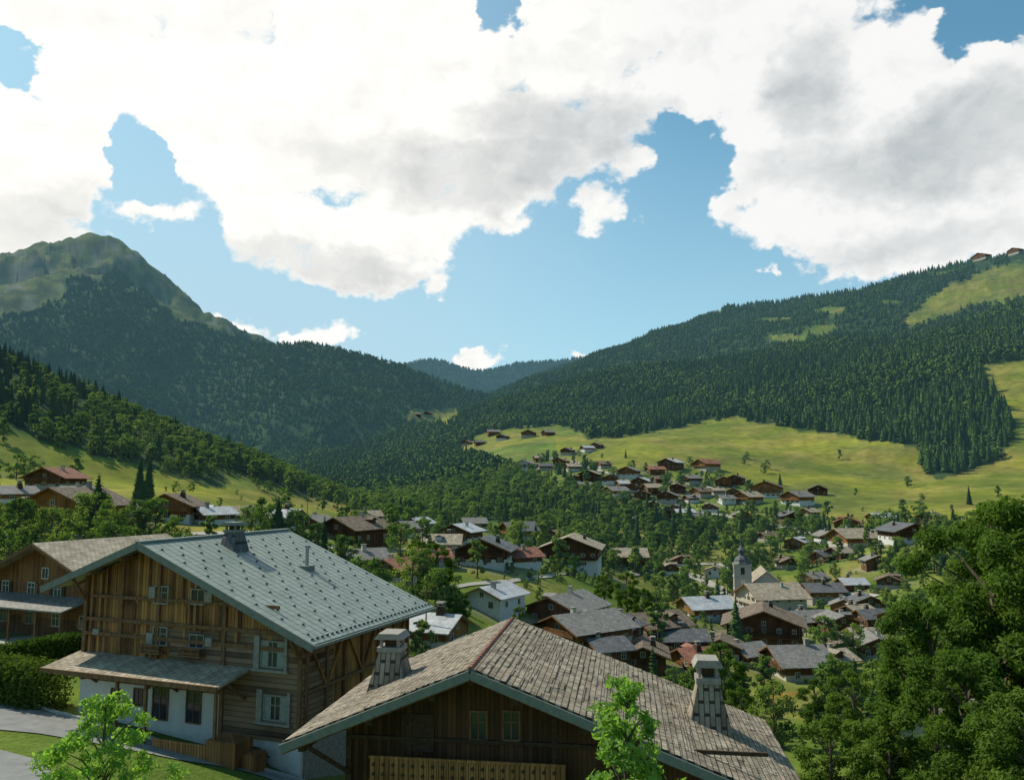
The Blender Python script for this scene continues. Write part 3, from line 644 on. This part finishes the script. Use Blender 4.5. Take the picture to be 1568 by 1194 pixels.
def path(pts,wd,n=70):
    P=np.array([ground_at(*p)[:2] for p in pts]);d=np.r_[0,np.cumsum(np.hypot(*np.diff(P,axis=0).T))];t_=np.linspace(0,d[-1],n);c=np.stack([np.interp(t_,d,P[:,0]),np.interp(t_,d,P[:,1])],1)
    for _ in range(4): c[1:-1]=(c[:-2]+2*c[1:-1]+c[2:])/4
    g_=np.gradient(c,axis=0);nrm=np.stack([-g_[:,1],g_[:,0]],1)/np.linalg.norm(g_,axis=1)[:,None];Vv=[];Qq=[]
    for i in range(n):
        for k_ in(-.5,0,.5): q=c[i]+nrm[i]*k_*wd;Vv.append((q[0],q[1],float(H(*q))+.3))
    for i in range(n-1):
        for j in(0,1): k=i*3+j;Qq.append((k,k+3,k+4,k+1))
    addobj('lane',mesh_quads('lane',Vv,Qq,[MAT['gravel']],smooth=True))
path([(830,700),(880,708),(930,725),(990,735),(1050,738),(1110,752),(1160,770)],4.5)
path([(930,800),(990,790),(1050,783),(1110,790),(1170,800),(1230,815),(1300,825)],4.5)
path([(960,880),(1020,870),(1090,862),(1150,880),(1200,900),(1260,905),(1340,915)],4.)
for hx,hy,hw in HOUSES:
    rr2=math.hypot(hx,hy)
    if rr2<60 or rr2>900: continue
    j0=int((math.log(rr2-hw)-LR[0])/dl);j1=int((math.log(rr2+hw)-LR[0])/dl)+2
    d=np.hypot(GX[j0:j1]-hx,GY[j0:j1]-hy);nn=n1[j0:j1]*.6+n2[j0:j1]*.4
    k=np.clip(1.35-d/(hw*.75)+(nn-.5)*3,0,1)[...,None]*.75
    col[j0:j1,:,:3]=col[j0:j1,:,:3]*(1-k)+np.array([.24,.225,.18])*k
ca=me_g.color_attributes.new('Col','FLOAT_COLOR','POINT');ca.data.foreach_set('color',col.astype(np.float32).ravel())
# ---------------------------------------------------------------- trees
def tube(P,Rd,n=7):
    P=np.array(P,float);Vv=[];Qq=[]
    for i,p in enumerate(P):
        d=P[min(i+1,len(P)-1)]-P[max(i-1,0)];d/=np.linalg.norm(d);a=np.cross(d,[0.3,1,.1]);a/=np.linalg.norm(a);b=np.cross(d,a)
        for j in range(n): an=2*math.pi*j/n;Vv.append(p+Rd[i]*(a*math.cos(an)+b*math.sin(an)))
    for i in range(len(P)-1):
        for j in range(n): k=i*n;Qq.append((k+j,k+(j+1)%n,k+n+(j+1)%n,k+n+j))
    return np.array(Vv),np.array(Qq)
def leafquads(r,C,Rc,n,size,flat=.75,wid=.5):
    p=Rc**2;p=p/p.sum();k=r.choice(len(C),n,p=p);d=r.normal(size=(n,3));d/=np.linalg.norm(d,axis=1)[:,None]
    rad=Rc[k]*(r.random(n)**.5)*r.uniform(.75,1.25,n);P=C[k]+d*rad[:,None]*np.array([1,1,flat])
    nn=d*.8+r.normal(size=(n,3))*.7+np.array([0,0,.35]);nn/=np.linalg.norm(nn,axis=1)[:,None]
    a=np.cross(nn,r.normal(size=(n,3)));a/=np.linalg.norm(a,axis=1)[:,None];b=np.cross(nn,a)
    s=(size*r.uniform(.6,1.3,n))[:,None]
    Vv=np.stack([P-a*s,P-b*s*wid,P+a*s,P+b*s*wid],1).reshape(-1,3);return Vv,np.arange(4*n).reshape(-1,4)
def tree_mesh(name,Ht,Rw,n,size,nc,seed,leaf='leaves',cb=.25,cone=False,bark='bark',clump=(.24,.42),wid=.5,lim=26,thin=1.):
    r=np.random.default_rng(seed);t=cb+(1-cb)*r.random(nc)**(.9)*.93
    prof=np.sqrt(np.clip(1-((t-(cb+.42*(1-cb)))/(.62*(1-cb)))**2,.05,1)) if not cone else np.clip(1.05-(t-cb)/(1-cb),.08,1)
    a=r.uniform(0,2*math.pi,nc)+np.arange(nc)*2.4;rr=Rw*prof*np.sqrt(r.uniform(.05,1,nc))*.9
    C=np.stack([rr*np.cos(a),rr*np.sin(a),t*Ht],1);Rc=Rw*r.uniform(*clump,nc)*(.6+.4*prof)
    C[0]=(0,0,Ht*.94);Rc[0]=Rw*clump[0]
    vs,qs,ms=[],[],[];off=0
    def add(v,q,m_):
        nonlocal off
        vs.append(v);qs.append(q+off);ms.append(np.full(len(q),m_));off+=len(v)
    bend=r.normal(size=2)*.02*Ht;tr=(Ht*.014+.04)*thin
    add(*tube([(0,0,-1),(0,0,Ht*.2),(bend[0],bend[1],Ht*.55),(0,0,Ht*.95)],[tr*1.3,tr,tr*.6,tr*.12],8),0)
    for c in range(min(nc,lim)):
        z0=max(Ht*cb*.6,C[c][2]-rr[c]*.8-.2);mid=(C[c]*np.array([.5,.5,1]));mid[2]=z0*.35+C[c][2]*.65
        add(*tube([(0,0,z0),mid,C[c]],[tr*.4,tr*.22,tr*.06],5),0)
    add(*leafquads(r,C,Rc,n,size,wid=wid),1)
    return mesh_quads(name,np.vstack(vs),np.vstack(qs),[MAT[bark],MAT[leaf]],np.concatenate(ms))
def conifer_mesh(name,Ht,Rw,n,seed,wf=.3,far=False):
    r=np.random.default_rng(seed);t=.04+.96*r.random(n)**1.25;t=np.round(t*26)/26*.6+t*.4;t=np.clip(t,.03,.985);a=r.uniform(0,2*math.pi,n)
    L=Rw*(1-t)**.8*r.uniform(.65,1.12,n)+.12;z=t*Ht;dx,dy=np.cos(a),np.sin(a);w=L*wf+.12;dr=L*r.uniform(.2,.5,n)
    o=np.zeros(n);p0=np.stack([o,o,z+L*.12],1);tip=np.stack([dx*L,dy*L,z-dr],1);mid=p0*.4+tip*.6;mid[:,2]+=L*.06;sd=np.stack([-dy*w,dx*w,-.3*w],1);sd2=np.stack([dy*w,-dx*w,-.3*w],1)
    Vv=np.stack([p0,mid+sd,tip,mid+sd2],1).reshape(-1,3);Qq=np.arange(4*n).reshape(-1,4)
    tv,tq=tube([(0,0,-1.5),(0,0,Ht*.5),(0,0,Ht)],[Ht*.018,Ht*.011,.02],4 if far else 6)
    cv,cq=tube([(0,0,Ht*.06),(0,0,Ht*.08),(0,0,Ht*.97)],[.1,Rw*.65,.03],6)
    return mesh_quads(name,np.vstack([tv,cv,Vv]),np.vstack([tq,cq+len(tv),Qq+len(tv)+len(cv)]),[MAT['bark'],MAT['needles']],np.r_[np.zeros(len(tq)),np.ones(len(cq)+n)])
def coll(name,meshes):
    c=bpy.data.collections.new(name)
    for i,m_ in enumerate(meshes): addobj(m_.name,m_,coll=c)
    return c
C_con=coll('conifers_near',[conifer_mesh('spruce_a',10,2.3,360,1),conifer_mesh('spruce_b',10,1.9,320,2),conifer_mesh('spruce_c',10,2.7,380,3)])
C_conf=coll('conifers_mid',[conifer_mesh('fir_a',10,2.8,70,4,.42,True),conifer_mesh('fir_b',10,2.4,64,5,.42,True),conifer_mesh('fir_c',10,3.2,76,6,.42,True)])
C_conff=coll('conifers_far',[conifer_mesh('pine_a',10,3.1,30,7,.55,True),conifer_mesh('pine_b',10,2.7,28,8,.55,True),conifer_mesh('pine_c',10,3.7,32,9,.55,True)])
C_br=coll('broadleaf_near',[tree_mesh('broadleaf_'+c,10,q,2800,.24,34,k,cb=.10,clump=(.18,.36),wid=.6) for c,q,k in(('a',3.8,11),('b',3.1,12),('c',4.6,13),('d',2.6,14))])
C_brm=coll('broadleaf_mid',[tree_mesh('beech_'+c,10,q,1000,.42,26,k,cb=.08,clump=(.2,.38),wid=.6,lim=10) for c,q,k in(('a',3.8,31),('b',3.1,32),('c',4.6,33),('d',2.6,34))])
C_brf=coll('broadleaf_far',[tree_mesh('maple_'+c,10,q,150,1.1,12,k,leaf='leaves_far',cb=.06,clump=(.35,.5),wid=.75,lim=1) for c,q,k in(('a',4.2,21),('b',3.6,22),('c',5,23))])
def scatter(name,P,hts,c):
    N=len(P);me=bpy.data.meshes.new(name);me.vertices.add(N);me.vertices.foreach_set('co',np.asarray(P,np.float32).ravel())
    for nm,ty,dat in(('scl','FLOAT',hts/10.),('rotz','FLOAT',rng.uniform(0,6.28,N)),('kind','INT',rng.integers(0,60,N))):
        a=me.attributes.new(nm,ty,'POINT');a.data.foreach_set('value',np.asarray(dat,np.float32 if ty=='FLOAT' else np.int32))
    o=addobj(name,me);g=bpy.data.node_groups.new(name,'GeometryNodeTree')
    g.interface.new_socket('Geometry',in_out='INPUT',socket_type='NodeSocketGeometry');g.interface.new_socket('Geometry',in_out='OUTPUT',socket_type='NodeSocketGeometry')
    nd=g.nodes.new;i_=nd('NodeGroupInput');o_=nd('NodeGroupOutput');ip=nd('GeometryNodeInstanceOnPoints');ci=nd('GeometryNodeCollectionInfo')
    ci.inputs['Collection'].default_value=c;ci.inputs['Separate Children'].default_value=True;ci.inputs['Reset Children'].default_value=True
    def na_(n,t_):
        q=nd('GeometryNodeInputNamedAttribute');q.data_type=t_;q.inputs['Name'].default_value=n;return q.outputs['Attribute']
    cx=nd('ShaderNodeCombineXYZ');er=nd('FunctionNodeEulerToRotation');l=g.links.new
    l(na_('rotz','FLOAT'),cx.inputs[2]);l(cx.outputs[0],er.inputs[0]);l(er.outputs[0],ip.inputs['Rotation']);l(na_('scl','FLOAT'),ip.inputs['Scale']);l(na_('kind','INT'),ip.inputs['Instance Index'])
    ip.inputs['Pick Instance'].default_value=True;l(ci.outputs[0],ip.inputs['Instance']);l(i_.outputs[0],ip.inputs['Points']);l(ip.outputs[0],o_.inputs[0])
    md=o.modifiers.new('scatter','NODES');md.node_group=g;return o
EL=Z/R;RM=np.maximum.accumulate(EL,axis=0)
PF=[];
for r1,r2,sp in((300,430,6.2),(430,900,6.6),(900,1800,7.6),(1800,4600,10.2),(4600,8000,26)):
    N=int(.62*(r2*r2-r1*r1)/sp**2);a=rng.uniform(-.62,.62,N);r=np.sqrt(rng.uniform(r1*r1,r2*r2,N));x=r*np.sin(a);y=r*np.cos(a);z=H(x,y)
    u,v=proj(x,y,z);k=forest_mask(u,v,r)&(u>-90)&(u<1660)
    for hx,hy in CREST: k&=~((np.hypot(x-hx,y-hy)<34)|((np.abs(x/y-hx/hy)*hy<24)&(y<hy)&(y>hy-160)))
    rm=look(RM,x*.975,y*.975);k&=(z+17)/r>rm-.001
    PF.append(np.stack([x,y,z,u,v,r],1)[k])
PF=np.vstack(PF);r=PF[:,5];u=PF[:,3]
dec=fbm(PF[:,0]/90,PF[:,1]/90,3,44)+rng.normal(0,.09,len(PF));dprob=np.where((r<1700)&(u>330)&(u<1000),.41,.53)
isd=(dec>dprob)
ht=np.where(isd,rng.uniform(8,13,len(PF)),rng.uniform(9,18,len(PF)))*np.where(r<700,.85,1.)*np.where(r>4600,1.8,1)
ht=ht*np.where((u<345)&(r<800),.85,1)
n_=r<700;f_=r>1800;m_=~n_&~f_
print('forest',len(PF),isd.sum(),f_.sum())
for nm,k,c in(('conifer_wood',~isd&n_,C_con),('conifer_forest',~isd&m_,C_conf),('mountain_conifer_forest',~isd&f_,C_conff),('deciduous_wood',isd&n_,C_brm),('deciduous_forest',isd&~n_,C_brf)):
    scatter(nm,PF[k][:,:3],ht[k],c)
N=15000;a=rng.uniform(-.6,.6,N);r=np.sqrt(rng.uniform(95**2,760**2,N));x=r*np.sin(a);y=r*np.cos(a);z=H(x,y);u,v=proj(x,y,z)
keep=~forest_mask(u,v,r)
dens=np.full(N,.26);n_=fbm(x/35,y/35,3,66);dens+=np.clip((n_-.5)*2.4,-.12,.6)
dense=pip(u,v,[(820,790),(960,770),(1100,760),(1300,800),(1568,790),(1568,900),(1380,900),(1250,880),(1120,870),(1000,890),(880,880),(820,840)]);dens[dense]+=.5
dens[pip(u,v,[(690,900),(850,885),(960,885),(1040,950),(900,960),(760,960)])]=.03
mm=pip(u,v,M['M1'])|pip(u,v,M['M2']);dens[mm]=.014;dens[pip(u,v,M['V1'])]=np.minimum(dens[pip(u,v,M['V1'])],.4)
keep&=rng.random(N)<dens*.58
hs=np.array(HOUSES);HU=np.arctan2(hs[:,0],hs[:,1]);HR=np.hypot(hs[:,0],hs[:,1])
def reject(keep,tall):
    for q in np.where(keep)[0]:
        d=np.hypot(x[q]-hs[:,0],y[q]-hs[:,1])
        if (d<hs[:,2]*.62+(2.5 if tall else .8)).any(): keep[q]=False;continue
        if tall:
            dz=np.abs((a[q]-HU)*HR)
            if ((dz<hs[:,2]*.5)&(r[q]<HR)&(r[q]>HR-34)).any() and rng.random()<.85: keep[q]=False
    return keep
keep=reject(keep,True)
P=np.stack([x,y,z],1)[keep];rk_=r[keep];cn=rng.random(len(P))<.10;h_=np.where(cn,rng.uniform(7,13,len(P)),rng.uniform(4,10.5,len(P)));nr_=rk_<260
print('village trees',len(P))
scatter('village_conifers',P[cn],h_[cn],C_con);scatter('village_trees',P[~cn&nr_],h_[~cn&nr_],C_br);scatter('hillside_trees',P[~cn&~nr_],h_[~cn&~nr_],C_brm)
N=16000;a=rng.uniform(-.6,.6,N);r=np.sqrt(rng.uniform(88**2,520**2,N));x=r*np.sin(a);y=r*np.cos(a);z=H(x,y);u,v=proj(x,y,z)
keep=~forest_mask(u,v,r)&(fbm(x/12,y/12,2,68)>.5)&(rng.random(N)<.45);keep&=~((pip(u,v,M['M1'])|pip(u,v,M['M2']))&(rng.random(N)>.03))
keep=reject(keep,False);P=np.stack([x,y,z-.2],1)[keep];print('shrubs',len(P));scatter('garden_shrubs',P,rng.uniform(1.2,3.2,len(P)),C_brm)
def plant(name,me,u,D,zr=None,s=1.,rz=0):
    X,_=ray(u,900);x=X*D;o=addobj(name,me,(x,D,float(H(x,D))-.1),rz);o.scale=(s,s,s);return o
big=tree_mesh('ash_tree',26,8,75000,.19,110,101,'leaves_dark',cb=.08,clump=(.09,.22),wid=.45)
mid=tree_mesh('alder_tree',18,4.6,40000,.16,80,102,'leaves_dark',cb=.10,clump=(.11,.26),wid=.45)
sm=tree_mesh('orchard_tree',9,3.,12000,.13,46,103,'leaves_dark',cb=.2,clump=(.12,.28))
plant('ash_tree',big,1520,64);plant('ash_tree',big,1650,56,rz=2,s=1.)
plant('alder_tree',mid,1418,60,rz=1);plant('alder_tree',mid,1466,50,rz=3,s=.88);plant('alder_tree',mid,1565,44,rz=4,s=.8)
for u_,D_,s_ in((1262,62,.95),(1350,60,1.05),(1335,74,.9),(1100,105,1.25),(1130,96,.7),(1240,104,.8),(1300,86,1.),(1390,52,.85),(1470,46,.8)):
    plant('orchard_tree',sm,u_,D_,s=s_,rz=u_)
for u_,D_,s_ in((668,150,1.35),(640,165,1.),(700,140,.8),(960,190,1.2),(985,185,1.),(925,195,.9)): plant('garden_tree',sm,u_,D_,s=s_,rz=u_)
lime=tree_mesh('young_ash_tree',13.5,3.1,11000,.085,140,104,'leaves_lime',cb=.5,cone=True,clump=(.05,.13),wid=.42,lim=45,thin=.45)
lime2=tree_mesh('young_maple_tree',11,4.4,11000,.085,140,105,'leaves_lime',cb=.5,cone=True,clump=(.04,.12),wid=.42,lim=45,thin=.45)
def plant_top(name,me,u,v,D,Ht):
    X,Zr=ray(u,v);x=X*D;addobj(name,me,(x,D,Zr*D-Ht),u)
plant_top('young_ash_tree',lime,958,1006,17.5,13.5);plant_top('young_maple_tree',lime2,165,1042,24,11)
sp=conifer_mesh('spruce_tree',14,2.6,900,77)
for u_,v_ in((212,775),(226,772)):
    x_,y_,z_=ground_at(u_,v_);addobj('spruce_tree',sp,(x_,y_,z_),u_)
def hedge(name,pts,Ht,Tk,n,seed,mat='hedge_leaves',sz=.13):
    r=np.random.default_rng(seed);G=np.array([ground_at(*p) for p in pts]);seg=np.linalg.norm(np.diff(G[:,:2],axis=0),axis=1);T=r.uniform(0,seg.sum(),n);cs=np.r_[0,np.cumsum(seg)]
    C=np.stack([np.interp(T,cs,G[:,i]) for i in range(3)],1);d=r.uniform(-1,1,(n,3));k=r.integers(0,3,n);d[np.arange(n),k]=np.sign(d[np.arange(n),k])
    P=C.copy();P[:,:2]=C[:,:2]+d[:,:2]*Tk/2*r.uniform(.8,1.08,(n,1));P[:,2]=C[:,2]+(d[:,2]*.5+.5)*Ht*r.uniform(.85,1.06,n)
    V_,Q_=leafquads(r,P,np.full(n,.12),n,sz);o=addobj(name,mesh_quads(name,V_,Q_,[MAT[mat]]))
hedge('hedge',[(-60,1062),(0,1070),(40,1078),(78,1084)],2.6,2.2,16000,5)
hedge('hedge',[(-60,1030),(0,1024),(60,1012),(132,998)],1.7,1.6,14000,6)
hedge('hedge',[(365,1160),(400,1166),(445,1176)],.6,.7,2500,7)
hedge('flower_bed',[(1165,1072),(1190,1070),(1225,1062)],.5,1.6,500,8,'flowers',.1)
x_,y_,z_=ground_at(165,1096)
E=empty('parked_car',(x_,y_+1.2,z_+.02),math.radians(110));mb=MB()
prof=[(-2.1,.35),(2.05,.35),(2.1,.75),(1.9,.95),(1.0,1.02),(.35,1.45),(-1.2,1.5),(-1.95,1.0),(-2.12,.85)]
mb2=MB();mb2.prism([(a,b) for a,b in prof],-.85,.85,'car_silver');mb2.prism([(.9,1.03),(.33,1.4),(-1.15,1.44),(-1.75,1.03)],-.87,.87,'glass');mb2.build('body',parent=E)
for sx in(-1.35,1.35):
    for sy in(-1,1): mb.cyl((sx,sy*.7,.33),(sx,sy*.9,.33),.33,.33,16,'rubber')
mb.build('wheels',parent=E)
for u_,v_,hh in((652,985,8),(1004,915,7),(826,860,6),(1100,935,7),(470,800,7),(35,815,7),(1235,975,6)):
    x_,y_,z_=ground_at(u_,v_);mb=MB();mb.cyl((0,0,-.5),(0,0,hh),.13,.08,8,'timber');mb.box(-.8,.8,-.06,.06,hh-.7,hh-.55,'timber')
    for q_ in(-.7,0,.7): mb.cyl((q_,0,hh-.55),(q_,0,hh-.35),.05,.04,6,'concrete')
    mb.build('utility_pole',(x_,y_,z_),.4)
def wall(pts,h_):
    mb=MB();G=[ground_at(*p) for p in pts]
    for p,q_ in zip(G[:-1],G[1:]): mb.beam((p[0],p[1],p[2]+h_/2-.3),(q_[0],q_[1],q_[2]+h_/2-.3),.5,h_+.6,'stone')
    mb.build('stone_wall')
wall([(15,836),(70,832),(130,830),(192,829)],1.3);wall([(-60,958),(0,955),(70,950),(125,946)],1.4)
# ---------------------------------------------------------------- light, sky
saz,sel=math.radians(-60),math.radians(45)
sv=Vector((math.sin(saz)*math.cos(sel),math.cos(saz)*math.cos(sel),math.sin(sel)))
sd=bpy.data.lights.new('sun','SUN');sd.energy=5.;sd.angle=math.radians(.5);sd.color=(1,.93,.78);so=bpy.data.objects.new('sun',sd);sc.collection.objects.link(so);so.rotation_euler=sv.to_track_quat('Z','Y').to_euler();so.location=(0,0,300)
w=bpy.data.worlds.new('World');sc.world=w;w.use_nodes=True;nt=w.node_tree;nt.nodes.clear();t=NT(nt);q=t
tc=t.n('ShaderNodeTexCoord');dr=tc.outputs['Generated']
s=q.n('ShaderNodeSeparateXYZ');q.set(s.inputs[0],dr)
azn=q.m('ARCTAN2',s.outputs[0],s.outputs[1]);hor=q.m('SQRT',q.m('ADD',q.m('MULTIPLY',s.outputs[0],s.outputs[0]),q.m('MULTIPLY',s.outputs[1],s.outputs[1])));eln=q.m('ARCTAN2',s.outputs[2],hor)
cx=q.n('ShaderNodeCombineXYZ');q.set(cx.inputs[0],azn);q.set(cx.inputs[1],eln)
wv=q.vm('MULTIPLY',dr,(1,1,1.35))
wc=q.vm('MULTIPLY',q.vm('SUBTRACT',q.noise(wv,8,5,.62,1),(.5,.5,.5)),(.17,.13,0));Pn=q.vm('ADD',cx.outputs[0],wc)
def ell(P_,u_,v_,ru,rv,wt):
    X,Zr=ray(u_,v_);a0=math.atan(X);e0=math.atan2(Zr,math.hypot(1,X));ra=ru/F*math.cos(a0)**2;re=rv/F*math.cos(e0)*math.cos(a0)
    d=q.vm('MULTIPLY_ADD',P_,(1/ra,1/re,0),(-a0/ra,-e0/re,0));return q.m('MULTIPLY_ADD',q.vm('DOT_PRODUCT',d,d),-wt,wt)
blobs=[(420,30,500,150,1.6),(230,140,240,95,1.3),(20,250,170,130,1.4),(-60,340,260,70,1.),(-150,150,200,200,.9),(560,170,260,140,1.5),(700,250,165,95,1.2),(860,150,180,110,1.2),(850,225,135,55,.9),
(345,265,105,85,1.1),(420,330,120,75,1.),(520,378,190,58,1.2),(610,335,110,78,1.1),(470,250,120,70,1.),(920,312,56,42,.8),(955,252,75,24,.6),(990,346,32,9,.4),
(1040,60,220,140,1.4),(1000,140,120,60,.9),(1210,110,190,160,1.5),(1330,170,200,180,1.6),(1180,280,95,80,1.),(1480,240,190,150,1.5),(1370,335,180,85,1.3),(1530,330,140,80,1.1),(1420,390,110,34,.9),(1260,330,100,60,1.),(1650,200,160,200,1),
(1435,8,50,20,.7),(370,492,85,16,.5),(505,506,48,22,.5),(735,553,45,10,.5),(875,548,22,6,.4),(1185,412,18,10,.5),(250,325,70,26,.5),(640,-100,700,130,1),(1100,-130,260,120,.9)]
mx=None
for b_ in blobs:
    val=ell(Pn,*b_);mx=val if mx is None else q.m('MAXIMUM',mx,val)
mx=q.m('MINIMUM',mx,.66)
for b_ in [(1500,30,95,66,1.),(768,5,48,55,1.),(25,75,65,48,1.),(195,240,58,80,1.),(1075,235,80,85,.9)]:
    mx=q.m('SUBTRACT',mx,q.m('MULTIPLY',q.m('MAXIMUM',ell(Pn,*b_),0.),1.4))
mx=q.m('MAXIMUM',mx,-1.1)
def puff(vec):
    v1=q.vor(vec,8);v2=q.vor(vec,19);v3=q.vor(vec,46);n1=q.noise(vec,10,7,.64)
    s_=q.m('MULTIPLY_ADD',v1,-.62,q.m('MULTIPLY_ADD',v2,-.52,q.m('MULTIPLY',v3,-.26)))
    return q.m('ADD',q.m('ADD',s_,.72),q.m('MULTIPLY',q.m('SUBTRACT',n1,.5),1.9))
wd=q.vm('ADD',wv,q.vm('MULTIPLY',q.vm('SUBTRACT',q.noise(wv,20,3,.6,1),(.5,.5,.5)),(.045,.045,.045)))
p1=puff(wd);p2=puff(q.vm('ADD',wd,(-.014,0,.022)))
de=q.m('ADD',mx,p1);alpha=t.mr(de,-.10,.36,0.,1.,True)
shb=None
for b_ in [(720,265,240,60,1.),(870,200,190,66,.95),(560,235,150,48,.5),(1460,225,200,100,1.),(1240,130,85,110,.75),(1330,260,170,60,.7),(80,345,200,60,.55),(490,404,240,34,.9),(1400,374,220,38,.5)]:
    val=ell(Pn,*b_);shb=val if shb is None else q.m('MAXIMUM',shb,val)
shb=q.mr(shb,-.35,.95,0.,1.,True);shb=q.m('MULTIPLY',shb,q.mr(q.noise(wv,5,4,.55),.3,.65,.65,1.))
rel=q.m('MULTIPLY',q.m('SUBTRACT',p2,p1),.36)
shade=q.m('ADD',q.m('MULTIPLY_ADD',shb,.62,rel),.0,clamp=True)
shade=q.m('MULTIPLY',shade,q.mr(de,.02,.5,.4,1.))
sky=t.n('ShaderNodeTexSky');sky.sky_type='NISHITA';sky.sun_disc=False;sky.sun_elevation=sel;sky.sun_rotation=saz;sky.altitude=1000;sky.air_density=1.;sky.dust_density=1.5;sky.ozone_density=1.5
glow=t.vm('DOT_PRODUCT',dr,tuple(Vector(((-.42),.80,.42)).normalized()));gl=t.mr(glow,.78,1.,0.,1.,True)
ccol=t.mix(shade,t.mix(gl,(.95,.955,.94,1),(1.08,1.06,1.,1)),t.mix(gl,(.30,.36,.40,1),(.50,.53,.545,1)))
skc=t.mix(1.,sky.outputs[0],(.80,1.24,1.10,1),'MULTIPLY')
hz_=t.m('ADD',t.mr(eln,.02,.46,.74,.0),t.m('MULTIPLY',gl,.45),clamp=True)
skc=t.mix(hz_,skc,(3.6,5.05,5.9,1))
b1=t.n('ShaderNodeBackground');t.set(b1.inputs[0],skc);b1.inputs[1].default_value=.135
b2=t.n('ShaderNodeBackground');t.set(b2.inputs[0],ccol);b2.inputs[1].default_value=1.
mxs=t.n('ShaderNodeMixShader');t.set(mxs.inputs[0],alpha);t.set(mxs.inputs[1],b1.outputs[0]);t.set(mxs.inputs[2],b2.outputs[0])
wo=t.n('ShaderNodeOutputWorld');t.set(wo.inputs[0],mxs.outputs[0])
w.cycles.sampling_method='NONE'
# ---------------------------------------------------------------- camera
cd=bpy.data.cameras.new('camera');cd.sensor_width=36;cd.lens=36*F/1568;cd.clip_start=.1;cd.clip_end=40000
co=bpy.data.objects.new('camera',cd);co.rotation_euler=(math.pi/2+TH,0,0);sc.collection.objects.link(co);sc.camera=co
sc.view_settings.view_transform='Standard';sc.view_settings.look='None';sc.view_settings.exposure=0
